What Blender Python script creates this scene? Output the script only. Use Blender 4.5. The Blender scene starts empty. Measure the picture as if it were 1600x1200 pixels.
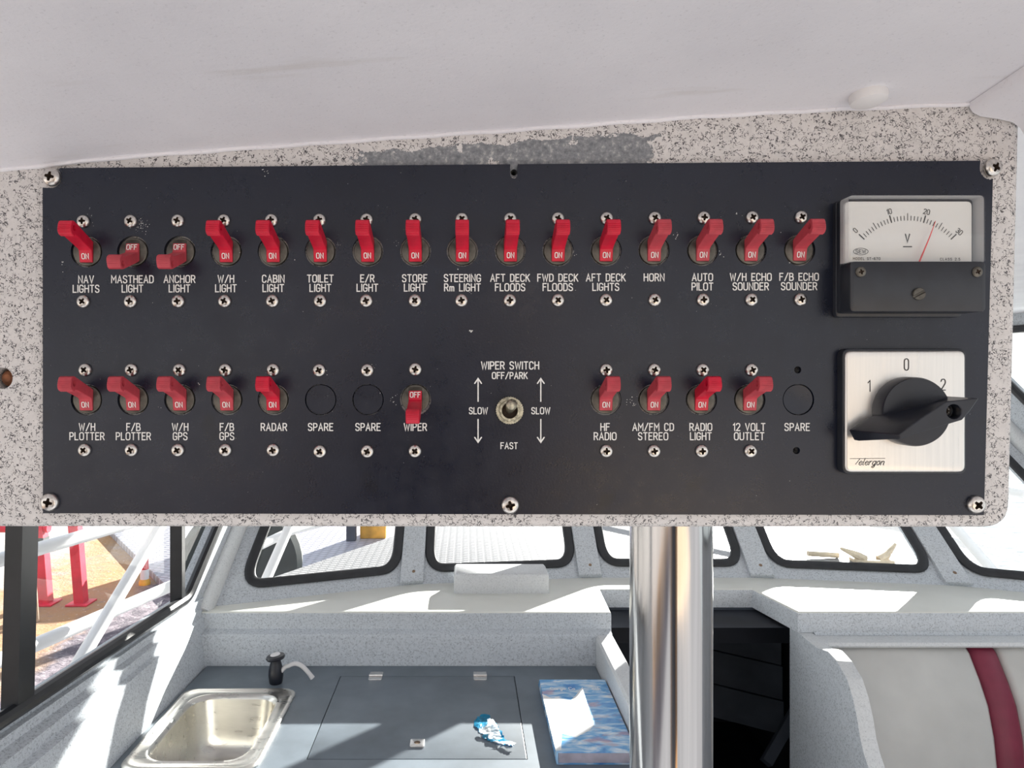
import bpy, bmesh, math, random
from mathutils import Vector, Matrix, noise as mnoise
R = math.radians
sc = bpy.context.scene
C = sc.collection
random.seed(7)

# ------------------------------------------------------------------ camera, sky, sun, exposure
EZ = 1.60                       # eye height above the cabin sole
FPX = 1109.0                    # focal length in pixels of the 1600 px frame
CX, CY = 728.0, 577.0           # where the lens axis meets the frame (shifted lens)
cam_d = bpy.data.cameras.new('camera'); cam = bpy.data.objects.new('camera', cam_d); C.objects.link(cam)
cam.location = (0, 0, EZ); cam.rotation_euler = (R(90), 0, 0)
cam_d.sensor_width = 36; cam_d.lens = FPX/1600*36
cam_d.shift_x = (800-CX)/1600; cam_d.shift_y = -(600-CY)/1600
cam_d.clip_start = 0.01; cam_d.clip_end = 2000
sc.camera = cam

w = bpy.data.worlds.new('world'); sc.world = w; w.use_nodes = True
nt = w.node_tree; nt.nodes.clear()
wo = nt.nodes.new('ShaderNodeOutputWorld'); wb = nt.nodes.new('ShaderNodeBackground')
tc = nt.nodes.new('ShaderNodeTexCoord'); sx = nt.nodes.new('ShaderNodeSeparateXYZ')
mr = nt.nodes.new('ShaderNodeMapRange'); mr.inputs[1].default_value = -1; mr.inputs[2].default_value = 1
cr = nt.nodes.new('ShaderNodeValToRGB')
nt.links.new(tc.outputs['Generated'], sx.inputs[0]); nt.links.new(sx.outputs[2], mr.inputs[0])
nt.links.new(mr.outputs[0], cr.inputs[0]); nt.links.new(cr.outputs[0], wb.inputs[0]); nt.links.new(wb.outputs[0], wo.inputs[0])
e = cr.color_ramp.elements
e[0].position = 0.0; e[0].color = (.95, .94, .95, 1)
e[1].position = 1.0; e[1].color = (.70, .82, 1.0, 1)
for p, c in ((.47, (.80, .80, .82, 1)), (.50, (.95, .93, .92, 1)), (.54, (1, 1, 1, 1))):
    q = e.new(p); q.color = c
wb.inputs[1].default_value = 1.3

SUN_AZ, SUN_EL = R(27), R(19)
sd = Vector((math.sin(SUN_AZ)*math.cos(SUN_EL), math.cos(SUN_AZ)*math.cos(SUN_EL), math.sin(SUN_EL)))
sl = bpy.data.lights.new('sun', 'SUN'); sun = bpy.data.objects.new('sun', sl); C.objects.link(sun)
sl.energy = 26; sl.angle = R(.6); sl.color = (1, .965, .90)
sun.rotation_euler = sd.to_track_quat('Z', 'Y').to_euler(); sun.location = (4, 5, 6)

vs = sc.view_settings
vs.view_transform = 'Standard'; vs.look = 'None'; vs.gamma = 1; vs.use_curve_mapping = False
vs.exposure = 0.0

# ------------------------------------------------------------------ helpers
def PY(px, py, Y):              # point on the upright plane y = Y
    return Vector(((px-CX)/FPX*Y, Y, EZ-(py-CY)/FPX*Y))
def PZ(px, py, z):              # point on the level plane z = EZ + z
    Y = -z*FPX/(py-CY)
    return Vector(((px-CX)/FPX*Y, Y, EZ+z))
X1, Z1 = Vector((1,0,0)), Vector((0,0,1))
OUT = Vector((0,-1,0))          # out of the panel, toward the helmsman
PD = .379                       # panel face
SP = PD/FPX                     # metres per pixel on it

class Fr:                       # an (oblique) frame
    def __init__(s, o, ex=X1, ey=Z1, ez=OUT):
        s.o, s.ex, s.ey, s.ez = Vector(o), Vector(ex), Vector(ey), Vector(ez)
    def __call__(s, a, b, c=0): return s.o+s.ex*a+s.ey*b+s.ez*c
IDF = Fr((0,0,0), (1,0,0), (0,1,0), (0,0,1))

def arc(cx, cy, r, a0, a1, n):
    return [(cx+r*math.cos(R(a0+(a1-a0)*i/n)), cy+r*math.sin(R(a0+(a1-a0)*i/n))) for i in range(n+1)]
def circ(cx, cy, r, n=32):
    return [(cx+r*math.cos(2*math.pi*i/n), cy+r*math.sin(2*math.pi*i/n)) for i in range(n)]
def rpoly(pts, r, n=6):         # polygon with rounded corners (r: number or list)
    out = []; m = len(pts)
    for i in range(m):
        p, a, b = Vector(pts[i]), Vector(pts[i-1]), Vector(pts[(i+1) % m])
        rr = r[i] if isinstance(r, (list, tuple)) else r
        if rr <= 0: out.append(tuple(p)); continue
        d1, d2 = (a-p).normalized(), (b-p).normalized()
        ang = d1.angle(d2); t = min(rr/math.tan(ang/2), (a-p).length*.49, (b-p).length*.49)
        p1, p2 = p+d1*t, p+d2*t
        for k in range(n+1):
            u = k/n; out.append(tuple(p1*(1-u)**2+p*2*u*(1-u)+p2*u*u))
    return out
def rrect(x0, y0, x1, y1, r, n=6): return rpoly([(x0,y0),(x1,y0),(x1,y1),(x0,y1)], r, n)
def area2(p): return sum(p[i-1][0]*p[i][1]-p[i][0]*p[i-1][1] for i in range(len(p)))
def offset(poly, d):            # inward by d
    if d == 0: return list(poly)
    s = 1 if area2(poly) > 0 else -1
    out = []; m = len(poly)
    for i in range(m):
        p, a, b = Vector(poly[i]), Vector(poly[i-1]), Vector(poly[(i+1) % m])
        e1, e2 = (p-a), (b-p)
        if e1.length < 1e-9: e1 = e2
        if e2.length < 1e-9: e2 = e1
        n1 = Vector((-e1.y, e1.x)).normalized()*s; n2 = Vector((-e2.y, e2.x)).normalized()*s
        nn = n1+n2
        if nn.length < 1e-6: nn = n1
        nn.normalize(); k = max(nn.dot(n1), .4)
        out.append(tuple(p+nn*(d/k)))
    return out
def fill(bm, loops):
    es = []
    for l in loops:
        for i in range(len(l)):
            ed = bm.edges.get((l[i-1], l[i]))
            es.append(ed or bm.edges.new((l[i-1], l[i])))
    bmesh.ops.triangle_fill(bm, use_beauty=True, use_dissolve=False, edges=es)
def ring(bm, fr, poly, h): return [bm.verts.new(fr(a, b, h)) for a, b in poly]
def bridge(bm, l1, l2):
    m = len(l1)
    for i in range(m):
        try: bm.faces.new((l1[i-1], l1[i], l2[i], l2[i-1]))
        except ValueError: pass
def plate(bm, outer, holes, fr, h0, h1, bev=0, seg=3, back=True, bevback=0):
    "slab between h0 and h1 along fr.ez, holes cut through, front rim rounded by bev"
    rows = []
    if bevback:
        for k in range(seg+1):
            th = math.pi/2*k/seg
            rows.append((offset(outer, bevback*(1-math.sin(th))), h0+bevback*(1-math.cos(th))))
    else: rows.append((outer, h0))
    if bev:
        for k in range(seg+1):
            th = math.pi/2*k/seg
            rows.append((offset(outer, bev*(1-math.cos(th))), h1-bev+bev*math.sin(th)))
    else: rows.append((outer, h1))
    rs = [ring(bm, fr, p, h) for p, h in rows]
    for a, b in zip(rs, rs[1:]): bridge(bm, a, b)
    hf, hb = [], []
    for h in holes:
        f, b = ring(bm, fr, h, h1), ring(bm, fr, h, h0)
        bridge(bm, f, b); hf.append(f); hb.append(b)
    fill(bm, [rs[-1]]+hf)
    if back: fill(bm, [rs[0]]+hb)
def box(bm, x0, x1, y0, y1, z0, z1, bev=0, seg=2):
    M = Matrix.Translation(((x0+x1)/2, (y0+y1)/2, (z0+z1)/2)) @ Matrix.Diagonal((abs(x1-x0), abs(y1-y0), abs(z1-z0), 1))
    r = bmesh.ops.create_cube(bm, size=1, matrix=M)
    if bev:
        es = {ed for v in r['verts'] for ed in v.link_edges}
        bmesh.ops.bevel(bm, geom=list(es), offset=bev, segments=seg, affect='EDGES', profile=.5, clamp_overlap=True)
def frame_of(d):
    d = d.normalized(); up = Z1 if abs(d.z) < .95 else X1
    a = d.cross(up).normalized(); return a, d.cross(a).normalized()
def tube(bm, pts, r, seg=12, closed=False, caps=True, flat=None):
    pts = [Vector(p) for p in pts]; m = len(pts); rs = []
    pa = None
    for i, p in enumerate(pts):
        if closed: d = (pts[(i+1) % m]-pts[i-1])
        else: d = (pts[min(i+1, m-1)]-pts[max(i-1, 0)])
        d.normalize()
        if pa is None: a, b = frame_of(d)
        else:
            a = (pa-d*pa.dot(d)).normalized(); b = d.cross(a)
        pa = a
        rr = r[i] if isinstance(r, (list, tuple)) else r
        if flat is not None:                 # flattened section: half width r, half height flat along the given normal
            nrm, hh = flat; b2 = d.cross(nrm).normalized(); n2 = b2.cross(d).normalized()
            rs.append([bm.verts.new(p+b2*(rr*math.cos(2*math.pi*k/seg))+n2*(hh*math.sin(2*math.pi*k/seg))) for k in range(seg)])
        else:
            rs.append([bm.verts.new(p+a*(rr*math.cos(2*math.pi*k/seg))+b*(rr*math.sin(2*math.pi*k/seg))) for k in range(seg)])
    for i in range(m-1): bridge(bm, rs[i], rs[i+1])
    if closed: bridge(bm, rs[-1], rs[0])
    elif caps:
        bm.faces.new(rs[0]); bm.faces.new(rs[-1])
def lathe(bm, prof, fr, n=32, cap0=True, cap1=True):   # prof: (radius, height along fr.ez)
    rs = [[bm.verts.new(fr(r*math.cos(2*math.pi*k/n), r*math.sin(2*math.pi*k/n), h)) for k in range(n)] for r, h in prof]
    for a, b in zip(rs, rs[1:]): bridge(bm, a, b)
    if cap0: bm.faces.new(rs[0])
    if cap1: bm.faces.new(rs[-1])
def loft(bm, loops, cap=True):
    rs = [[bm.verts.new(p) for p in l] for l in loops]
    for a, b in zip(rs, rs[1:]): bridge(bm, a, b)
    if cap: bm.faces.new(rs[0]); bm.faces.new(rs[-1])
def strip(bm, la, lb):                       # open ribbon between two polylines
    va = [bm.verts.new(p) for p in la]; vb = [bm.verts.new(p) for p in lb]
    for i in range(len(va)-1): bm.faces.new((va[i], va[i+1], vb[i+1], vb[i]))

ORG = {}
def mesh_of(name, bm, mats, smooth=35, recalc=True):
    if recalc: bmesh.ops.recalc_face_normals(bm, faces=bm.faces)
    me = bpy.data.meshes.new(name); bm.to_mesh(me); bm.free()
    for m in (mats if isinstance(mats, (list, tuple)) else [mats]): me.materials.append(m)
    if smooth:
        for p in me.polygons: p.use_smooth = True
        me.set_sharp_from_angle(angle=R(smooth))
    return me
def obj(name, bm, mats, parent=None, smooth=35, recalc=True, label=None):
    "links ONE mesh object, bmesh given in world coordinates"
    me = mesh_of(name, bm, mats, smooth, recalc)
    o = bpy.data.objects.new(name, me); C.objects.link(o)
    if parent is not None:
        org = ORG[parent.name]; o.parent = parent
    else:
        vsx = [v.co for v in me.vertices]
        org = Vector(((min(v.x for v in vsx)+max(v.x for v in vsx))/2, (min(v.y for v in vsx)+max(v.y for v in vsx))/2, min(v.z for v in vsx)))
        o.location = org
    me.transform(Matrix.Translation(-org)); ORG[o.name] = org
    if label: o['label'] = label
    return o
def thing(name, label, cat, loc=(0,0,0), group=None):
    o = bpy.data.objects.new(name, None); C.objects.link(o); o.location = loc; o.empty_display_size = .02
    ORG[o.name] = Vector(loc); return tag(o, label, cat, group)
def tag(o, label, cat, group=None):
    o['label'] = label; o['category'] = cat
    if group: o['group'] = group
    return o
def struct(name, bm, mats, parent=None, smooth=35):
    o = obj(name, bm, mats, parent, smooth)
    if parent is None: o['kind'] = 'structure'
    return o
def dup(root, loc, label=None, group=None):
    r = root.copy(); C.objects.link(r); r.location = loc; ORG[r.name] = Vector(loc)
    if label: r['label'] = label
    if group: r['group'] = group
    for ch in list(root.children):
        c = ch.copy(); C.objects.link(c); c.parent = r
        for g in list(ch.children):
            d = g.copy(); C.objects.link(d); d.parent = c
    return r
def boolean(name, bmA, bmB, mats):           # A minus B as a fresh mesh
    a = bpy.data.objects.new('solid', mesh_of(name, bmA, mats, 0)); b = bpy.data.objects.new('cutter', mesh_of('cutter', bmB, mats, 0))
    C.objects.link(a); C.objects.link(b)
    for p in b.data.polygons: p.material_index = len(mats)-1
    md = a.modifiers.new('cut', 'BOOLEAN'); md.object = b; md.operation = 'DIFFERENCE'; md.solver = 'EXACT'
    bpy.context.view_layer.update()
    dg = bpy.context.evaluated_depsgraph_get()
    me = bpy.data.meshes.new_from_object(a.evaluated_get(dg))
    for o in (a, b): bpy.data.objects.remove(o)
    me.name = name
    for p in me.polygons: p.use_smooth = True
    me.set_sharp_from_angle(angle=R(35))
    return me

# ------------------------------------------------------------------ materials
def nmat(name):
    m = bpy.data.materials.new(name); m.use_nodes = True
    return m, m.node_tree, m.node_tree.nodes['Principled BSDF']
def setv(b, col=None, rough=None, metal=None, spec=None):
    if col is not None: b.inputs['Base Color'].default_value = (*col, 1)
    if rough is not None: b.inputs['Roughness'].default_value = rough
    if metal is not None: b.inputs['Metallic'].default_value = metal
    if spec is not None: b.inputs['Specular IOR Level'].default_value = spec
def nd(nt, t, **kw):
    n = nt.nodes.new('ShaderNode'+t)
    for k, v in kw.items():
        if k in ('operation', 'blend_type', 'data_type', 'feature', 'distance', 'use_clamp', 'clamp'): setattr(n, k, v)
    return n
def lk(nt, a, b): nt.links.new(a, b)
def coords(nt, scale=(1,1,1), world=False):
    if world: src = nd(nt, 'NewGeometry').outputs['Position']
    else: src = nd(nt, 'TexCoord').outputs['Object']
    mp = nd(nt, 'Mapping'); mp.inputs['Scale'].default_value = scale; lk(nt, src, mp.inputs[0]); return mp.outputs[0]
def noise(nt, co, scale, detail=2, rough=.5, dist=0):
    n = nd(nt, 'TexNoise'); n.inputs['Scale'].default_value = scale; n.inputs['Detail'].default_value = detail
    n.inputs['Roughness'].default_value = rough; n.inputs['Distortion'].default_value = dist
    lk(nt, co, n.inputs['Vector']); return n.outputs[0]
def math1(nt, op, a, b=None, c=None):
    n = nd(nt, 'Math', operation=op)
    for i, v in enumerate((a, b, c)):
        if v is None: continue
        if isinstance(v, (int, float)): n.inputs[i].default_value = v
        else: lk(nt, v, n.inputs[i])
    return n.outputs[0]
def ramp(nt, f, *stops):
    n = nd(nt, 'ValToRGB'); el = n.color_ramp.elements
    el[0].position, el[0].color = stops[0][0], (*stops[0][1], 1)
    el[1].position, el[1].color = stops[-1][0], (*stops[-1][1], 1)
    for p, c in stops[1:-1]:
        q = el.new(p); q.color = (*c, 1)
    lk(nt, f, n.inputs[0]); return n.outputs[0]
def mixc(nt, f, a, b):
    n = nd(nt, 'MixRGB')
    if isinstance(f, (int, float)): n.inputs[0].default_value = f
    else: lk(nt, f, n.inputs[0])
    for i, v in ((1, a), (2, b)):
        if isinstance(v, tuple): n.inputs[i].default_value = (*v, 1)
        else: lk(nt, v, n.inputs[i])
    return n.outputs[0]
def sstep(nt, v, lo, hi):
    n = nd(nt, 'MapRange'); n.clamp = True
    n.inputs[1].default_value = lo; n.inputs[2].default_value = hi; lk(nt, v, n.inputs[0]); return n.outputs[0]
def bump(nt, b, h, strength, dist):
    n = nd(nt, 'Bump'); n.inputs['Strength'].default_value = strength; n.inputs['Distance'].default_value = dist
    lk(nt, h, n.inputs['Height']); lk(nt, n.outputs[0], b.inputs['Normal'])
def plain(name, col, rough=.5, metal=0, spec=.5, var=.12, scale=40, bmp=0, bscale=200):
    m, nt, b = nmat(name); setv(b, col, rough, metal, spec)
    co = coords(nt)
    if var:
        f = noise(nt, co, scale, 4)
        lo = tuple(c*(1-var) for c in col); hi = tuple(min(1, c*(1+var)) for c in col)
        lk(nt, ramp(nt, f, (.3, lo), (.7, hi)), b.inputs['Base Color'])
    if bmp: bump(nt, b, noise(nt, co, bscale, 3), bmp, .001)
    return m
def speckle(name, base, fleck, s, width, mask_t, tint=.06, rough=.55, extra=None):
    "flecked gelcoat: short squiggles of dark paint on a pale ground"
    m, nt, b = nmat(name); setv(b, base, rough)
    co = coords(nt, world=True)
    a = noise(nt, co, s, 2, .55, .6)
    ln = math1(nt, 'LESS_THAN', math1(nt, 'ABSOLUTE', math1(nt, 'SUBTRACT', a, .5)), width)
    mk = math1(nt, 'GREATER_THAN', noise(nt, co, s*.8, 1), mask_t)
    f1 = math1(nt, 'MULTIPLY', ln, mk)
    dots = math1(nt, 'GREATER_THAN', noise(nt, co, s*1.7, 1), .715)
    f = math1(nt, 'MAXIMUM', f1, math1(nt, 'MULTIPLY', dots, .8))
    ground = ramp(nt, noise(nt, co, s*.5, 5, .7), (.3, tuple(c*(1-tint*2) for c in base)), (.7, tuple(min(1, c*(1+tint)) for c in base)))
    col = mixc(nt, f, ground, fleck)
    if extra: col = extra(nt, co, col)
    lk(nt, col, b.inputs['Base Color'])
    bump(nt, b, noise(nt, co, s*.6, 3), .25, .0006)
    return m

def worn(nt, co, col):          # the rubbed grey primer patch above the switch panel
    p = nd(nt, 'SeparateXYZ'); lk(nt, nd(nt, 'NewGeometry').outputs['Position'], p.inputs[0])
    xc, hw = PY(775, 0, PD).x, 250*SP
    n1 = noise(nt, co, 60, 6, .65); n2 = noise(nt, co, 320, 4, .7)
    dx = math1(nt, 'ABSOLUTE', math1(nt, 'DIVIDE', math1(nt, 'SUBTRACT', p.outputs[0], xc), hw))
    dx = math1(nt, 'ADD', dx, math1(nt, 'MULTIPLY', math1(nt, 'SUBTRACT', noise(nt, co, 38, 7, .7), .5), 1.1))
    mx = math1(nt, 'LESS_THAN', dx, .93)
    zt = math1(nt, 'ADD', math1(nt, 'MULTIPLY', p.outputs[0], .068), PY(728, 225, PD).z)
    zt = math1(nt, 'ADD', zt, math1(nt, 'MULTIPLY', math1(nt, 'SUBTRACT', n1, .5), .014))
    mz = math1(nt, 'LESS_THAN', p.outputs[2], zt)
    mz2 = math1(nt, 'GREATER_THAN', p.outputs[2], PY(728, 275, PD).z)
    chips = math1(nt, 'LESS_THAN', n1, .62)
    f = math1(nt, 'MULTIPLY', math1(nt, 'MULTIPLY', mx, math1(nt, 'MULTIPLY', mz, mz2)), chips)
    grey = ramp(nt, n2, (.30, (.12, .13, .145)), (.56, (.26, .27, .285)), (.72, (.55, .54, .52)))
    return mixc(nt, f, col, grey)

M = {}
M['console'] = speckle('flecked_gelcoat_console', (.68, .655, .64), (.085, .08, .085), 480, .029, .475, extra=worn)
M['wall'] = speckle('flecked_gelcoat_wall', (.60, .64, .68), (.27, .30, .33), 260, .03, .52, .05)
M['shelf'] = plain('pale_gelcoat', (.74, .75, .70), .4, var=.04, scale=8, bmp=.1, bscale=300)
M['white_gel'] = speckle('flecked_gelcoat_white', (.68, .70, .71), (.35, .37, .39), 300, .02, .58, .04)

def ceil_mat():
    m, nt, b = nmat('painted_ceiling'); setv(b, (.7, .69, .70), .5)
    co = coords(nt, world=True)
    base = ramp(nt, noise(nt, co, 9, 5, .6), (.3, (.74, .73, .765)), (.7, (.84, .83, .86)))
    st = sstep(nt, noise(nt, coords(nt, (3, 20, 12), True), 2.2, 4, .6), .66, .78)
    col = mixc(nt, math1(nt, 'MULTIPLY', st, .28), base, (.48, .43, .36))
    gr = sstep(nt, noise(nt, co, 700, 2), .62, .75)
    col = mixc(nt, math1(nt, 'MULTIPLY', gr, .25), col, (.40, .39, .41))
    lk(nt, col, b.inputs['Base Color']); bump(nt, b, noise(nt, co, 420, 4), .3, .0006); return m
M['ceiling'] = ceil_mat()

def panel_mat():
    m, nt, b = nmat('black_panel'); setv(b, (.012, .013, .017),   .30, spec=.50)
    co = coords(nt)
    col = ramp(nt, noise(nt, co, 14, 6, .65), (.35, (.0030, .0055, .016)), (.7, (.006, .010, .024)))
    dust = sstep(nt, noise(nt, co, 520, 3, .8), .60, .80)
    col = mixc(nt, math1(nt, 'MULTIPLY', dust, .12), col, (.16, .15, .15))
    sm = sstep(nt, noise(nt, co, 34, 3, .5), .66, .74)
    col = mixc(nt, math1(nt, 'MULTIPLY', sm, .5), col, (.004, .005, .007))
    lk(nt, col, b.inputs['Base Color'])
    lk(nt, ramp(nt, noise(nt, co, 60, 5, .7), (.3, (.24,)*3), (.7, (.36,)*3)), b.inputs['Roughness'])
    bump(nt, b, noise(nt, co, 900, 2), .15, .0003); return m
M['panel'] = panel_mat()
M['ink'] = plain('white_fill_paint', (.82, .81, .78), .6, var=.06, scale=300)
M['black_ink'] = plain('black_ink', (.02, .02, .022), .6, var=0)
M['red'] = plain('red_plastic', (.57, .007, .034), .36, var=.18, scale=160, spec=.5)
M['red_faded'] = plain('sun_faded_red_plastic', (.50, .055, .075), .5, var=.15, scale=200)
M['bush'] = plain('worn_dark_bushing', (.10, .092, .078), .36, .55, var=.7, scale=130)
M['slot'] = plain('dark_switch_cavity', (.006, .006, .007), .6, var=.2)
M['steel'] = plain('stainless_screw', (.66, .63, .59), .28, 1, var=.22, scale=500)
M['recess'] = plain('grimy_screw_recess', (.045, .028, .018), .7, .3, var=.4, scale=900)  # darker brown inside screw crosses and the toggle well
M['black_plastic'] = plain('black_plastic', (.018, .021, .028), .36, var=.25, scale=60, bmp=.05, bscale=900)
M['black_gloss'] = plain('black_handle_plastic', (.012, .014, .022), .30, var=.2, scale=80, bmp=.04, bscale=600)
M['dial'] = plain('cream_dial_card', (.80, .80, .77), .6, var=.02)
M['needle'] = plain('red_needle', (.75, .03, .03), .5, var=0)
M['brass'] = plain('tarnished_nickel', (.46, .43, .33), .36, 1, var=.45, scale=700, bmp=.4, bscale=1500)
M['rubber'] = plain('black_window_rubber', (.022, .024, .028), .45, var=.25, scale=30)
M['alu_black'] = plain('black_window_frame', (.016, .017, .020), .4, var=.2, scale=30)
M['counter'] = plain('slate_grey_laminate', (.145, .175, .205), .42, var=.14, scale=14, bmp=.1, bscale=500)
M['gap'] = plain('hatch_seam', (.012, .013, .015), .8, var=0)
M['vinyl'] = plain('pale_grey_vinyl', (.55, .55, .53), .5, var=.05, scale=12, bmp=.25, bscale=700)
M['maroon'] = plain('maroon_vinyl', (.19, .018, .045), .5, var=.12, scale=20, bmp=.25, bscale=700)
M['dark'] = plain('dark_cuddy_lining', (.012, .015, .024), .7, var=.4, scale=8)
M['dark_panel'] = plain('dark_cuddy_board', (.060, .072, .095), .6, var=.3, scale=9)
M['chrome'] = plain('bright_steel_fitting', (.72, .71, .69), .25, 1, var=.1)
M['plastic_white'] = plain('white_plastic', (.74, .73, .73), .4, var=.03)
M['red_paint'] = plain('red_paint', (.62, .03, .06), .45, var=.25, scale=9)
M['white_paint'] = plain('white_tube_paint', (.80, .80, .80), .35, var=.05, scale=9)
M['rust'] = plain('rusty_steel', (.22, .15, .10), .8, var=.5, scale=14)
M['brown_wood'] = plain('bare_brown_core', (.26, .10, .045), .8, var=.4, scale=200)
M['tyre'] = plain('grey_tyre_rubber', (.045, .055, .055), .7, var=.3, scale=12)
M['yellow'] = plain('yellow_paint', (.70, .36, .05), .5, var=.35, scale=9)
M['blue'] = plain('blue_plastic', (.10, .14, .55), .5, var=.2, scale=8)
M['tan'] = plain('tan_timber', (.62, .52, .38), .6, var=.3, scale=20)
M['cyan'] = plain('cyan_print', (.01, .36, .62), .4, var=.2, scale=80)
M['white_film'] = plain('white_plastic_film', (.85, .86, .86), .35, var=.04, scale=60)
M['warm_reflection_strip'] = plain('warm_reflection_brown', (.30, .16, .07), .4, var=.3, scale=9)
M['reflected_planks'] = plain('panel_glow_planks', (.74, .56, .38), .7, var=.25, scale=3)
M['paper'] = plain('grey_page_edges', (.42, .40, .48), .8, var=.2, scale=30)

def brushed(name, col, rough, stretch, axis_scale, amt=.12, metal=1, var=.15):
    m, nt, b = nmat(name); setv(b, col, rough, metal)
    co = coords(nt, axis_scale)
    f = noise(nt, co, stretch, 3, .6)
    lk(nt, ramp(nt, f, (.3, tuple(c*(1-var) for c in col)), (.7, tuple(min(1, c*(1+var*.6)) for c in col))), b.inputs['Base Color'])
    lk(nt, ramp(nt, f, (.3, (max(rough-amt, .03),)*3), (.7, (rough+amt,)*3)), b.inputs['Roughness'])
    bump(nt, b, f, .03, .0003); return m
M['pole'] = brushed('polished_steel_pole', (.50, .49, .485), .14, 70, (1, 1, .015), .08, var=.28)
M['sink'] = brushed('brushed_sink_steel', (.76, .74, .69), .30, 60, (.2, 1, 1), .05, var=.07)
M['plate'] = brushed('brushed_switch_plate', (.78, .76, .72), .34, 500, (1, 1, .03), .08, .75, .08)

def clear(name, tint, gloss, rough=.02, frost=0):
    m, nt, b = nmat(name); nt.nodes.remove(b)
    out = nt.nodes['Material Output']
    t = nd(nt, 'BsdfTransparent'); t.inputs[0].default_value = (*tint, 1)
    g = nd(nt, 'BsdfGlossy'); g.inputs['Roughness'].default_value = rough
    mx = nd(nt, 'MixShader'); mx.inputs[0].default_value = gloss
    lk(nt, t.outputs[0], mx.inputs[1]); lk(nt, g.outputs[0], mx.inputs[2]); res = mx.outputs[0]
    if frost:
        d = nd(nt, 'BsdfDiffuse'); d.inputs[0].default_value = (.85, .85, .84, 1)
        m2 = nd(nt, 'MixShader'); m2.inputs[0].default_value = frost
        lk(nt, res, m2.inputs[1]); lk(nt, d.outputs[0], m2.inputs[2]); res = m2.outputs[0]
    lk(nt, res, out.inputs[0]); return m
M['glass'] = clear('window_glass', (.95, .97, .97), .05)
M['lens'] = clear('meter_lens', (.98, .98, .98), .035)
M['lens_side'] = clear('meter_lens_side', (.95, .96, .96), .06, .1, .45)

def tread_mat(name, col, s):
    m, nt, b = nmat(name); setv(b, col, .45, .1)
    co = coords(nt, world=True)
    mp = nd(nt, 'Mapping'); mp.inputs['Rotation'].default_value = (0, 0, R(45)); mp.inputs['Scale'].default_value = (s, s*2.2, 1)
    lk(nt, co, mp.inputs[0])
    v = nd(nt, 'TexVoronoi'); v.inputs['Scale'].default_value = 1; v.inputs['Randomness'].default_value = .0
    lk(nt, mp.outputs[0], v.inputs['Vector'])
    f = sstep(nt, v.outputs['Distance'], .28, .36)
    c = mixc(nt, f, tuple(min(1, x*1.3) for x in col), tuple(x*.72 for x in col))
    lk(nt, mixc(nt, math1(nt, 'MULTIPLY', noise(nt, co, 3, 4), .4), c, tuple(x*.7 for x in col)), b.inputs['Base Color'])
    bump(nt, b, math1(nt, 'SUBTRACT', 1.0, f), .7, .006); return m
M['tread'] = tread_mat('chequer_plate_deck', (.27, .27, .28), 22)
M['tread_ramp'] = tread_mat('chequer_plate_ramp', (.42, .41, .45), 11)

def ground_mat():
    m, nt, b = nmat('dirt_asphalt_and_shade'); setv(b, (.4, .3, .2), .9)
    co = coords(nt, world=True)
    a = noise(nt, co, .8, 6, .65); g = noise(nt, co, 14, 5, .75)
    col = ramp(nt, a, (.34, (.30, .27, .28)), (.47, (.36, .22, .12)), (.60, (.40, .21, .085)), (.75, (.38, .27, .18)))
    p = nd(nt, 'SeparateXYZ'); lk(nt, nd(nt, 'NewGeometry').outputs['Position'], p.inputs[0])
    xb = math1(nt, 'ADD', p.outputs[0], math1(nt, 'MULTIPLY', math1(nt, 'SUBTRACT', a, .5), 1.6))
    col = mixc(nt, sstep(nt, xb, -3.2, -3.6), col, mixc(nt, g, (.36, .33, .31), (.46, .43, .40)))
    col = mixc(nt, sstep(nt, xb, -2.35, -2.15), col, mixc(nt, sstep(nt, g, .42, .58), (.25, .21, .23), (.09, .075, .09)))  # dark purple-grey band by the boat: shade painted into the ground
    col = mixc(nt, math1(nt, 'MULTIPLY', sstep(nt, g, .55, .70), .6), col, (.16, .13, .15))
    col = mixc(nt, sstep(nt, noise(nt, co, 40, 3, .7), .62, .72), col, (.62, .58, .55))
    lk(nt, col, b.inputs['Base Color']); bump(nt, b, g, .6, .02); return m
M['ground'] = ground_mat()
def water_mat():
    m, nt, b = nmat('harbour_water'); setv(b, (.34, .38, .39), .15)
    co = coords(nt, (1, 2.2, 1), True); bump(nt, b, noise(nt, co, 1.6, 4, .6), .5, .15); return m
M['water'] = water_mat()

# ------------------------------------------------------------------ the setting: deckhead, sides, windscreen
CJ = [((px-CX)/FPX*.3815, -(py-CY)/FPX*.3815) for px, py in ((-1800,480),(-260,291),(0,265),(200,244),(580,217),(850,199),(1100,181),(1310,169.5),(1515,161.5),(1800,152),(6800,-20))]
CEB = .055
def zc(x):                                             # underside of the deckhead, higher to starboard
    for (x0, z0), (x1, z1) in zip(CJ, CJ[1:]):
        if x <= x1: return EZ + z0 + (z1-z0)*(x-x0)/(x1-x0)
    return EZ + CJ[-1][1]
CSL = .10                                              # and lifts a little going aft
def ceil_z(x, y): return zc(x) + (CSL*(.3815-y) if y < .3815 else 0)
bm = bmesh.new()
ys = [-.75, .2, .3815, .40, 3.45]; xs_ = [-1.05]+[x for x, z in CJ[1:-1]]+[2.3]
for k, dz in enumerate((0, .04)):
    vv = [[bm.verts.new((x, y, ceil_z(x, y)+dz)) for x in xs_] for y in ys]
    for a, b_ in zip(vv, vv[1:]):
        for i in range(len(xs_)-1): bm.faces.new((a[i], a[i+1], b_[i+1], b_[i]))
struct('ceiling', bm, M['ceiling'])
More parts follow.
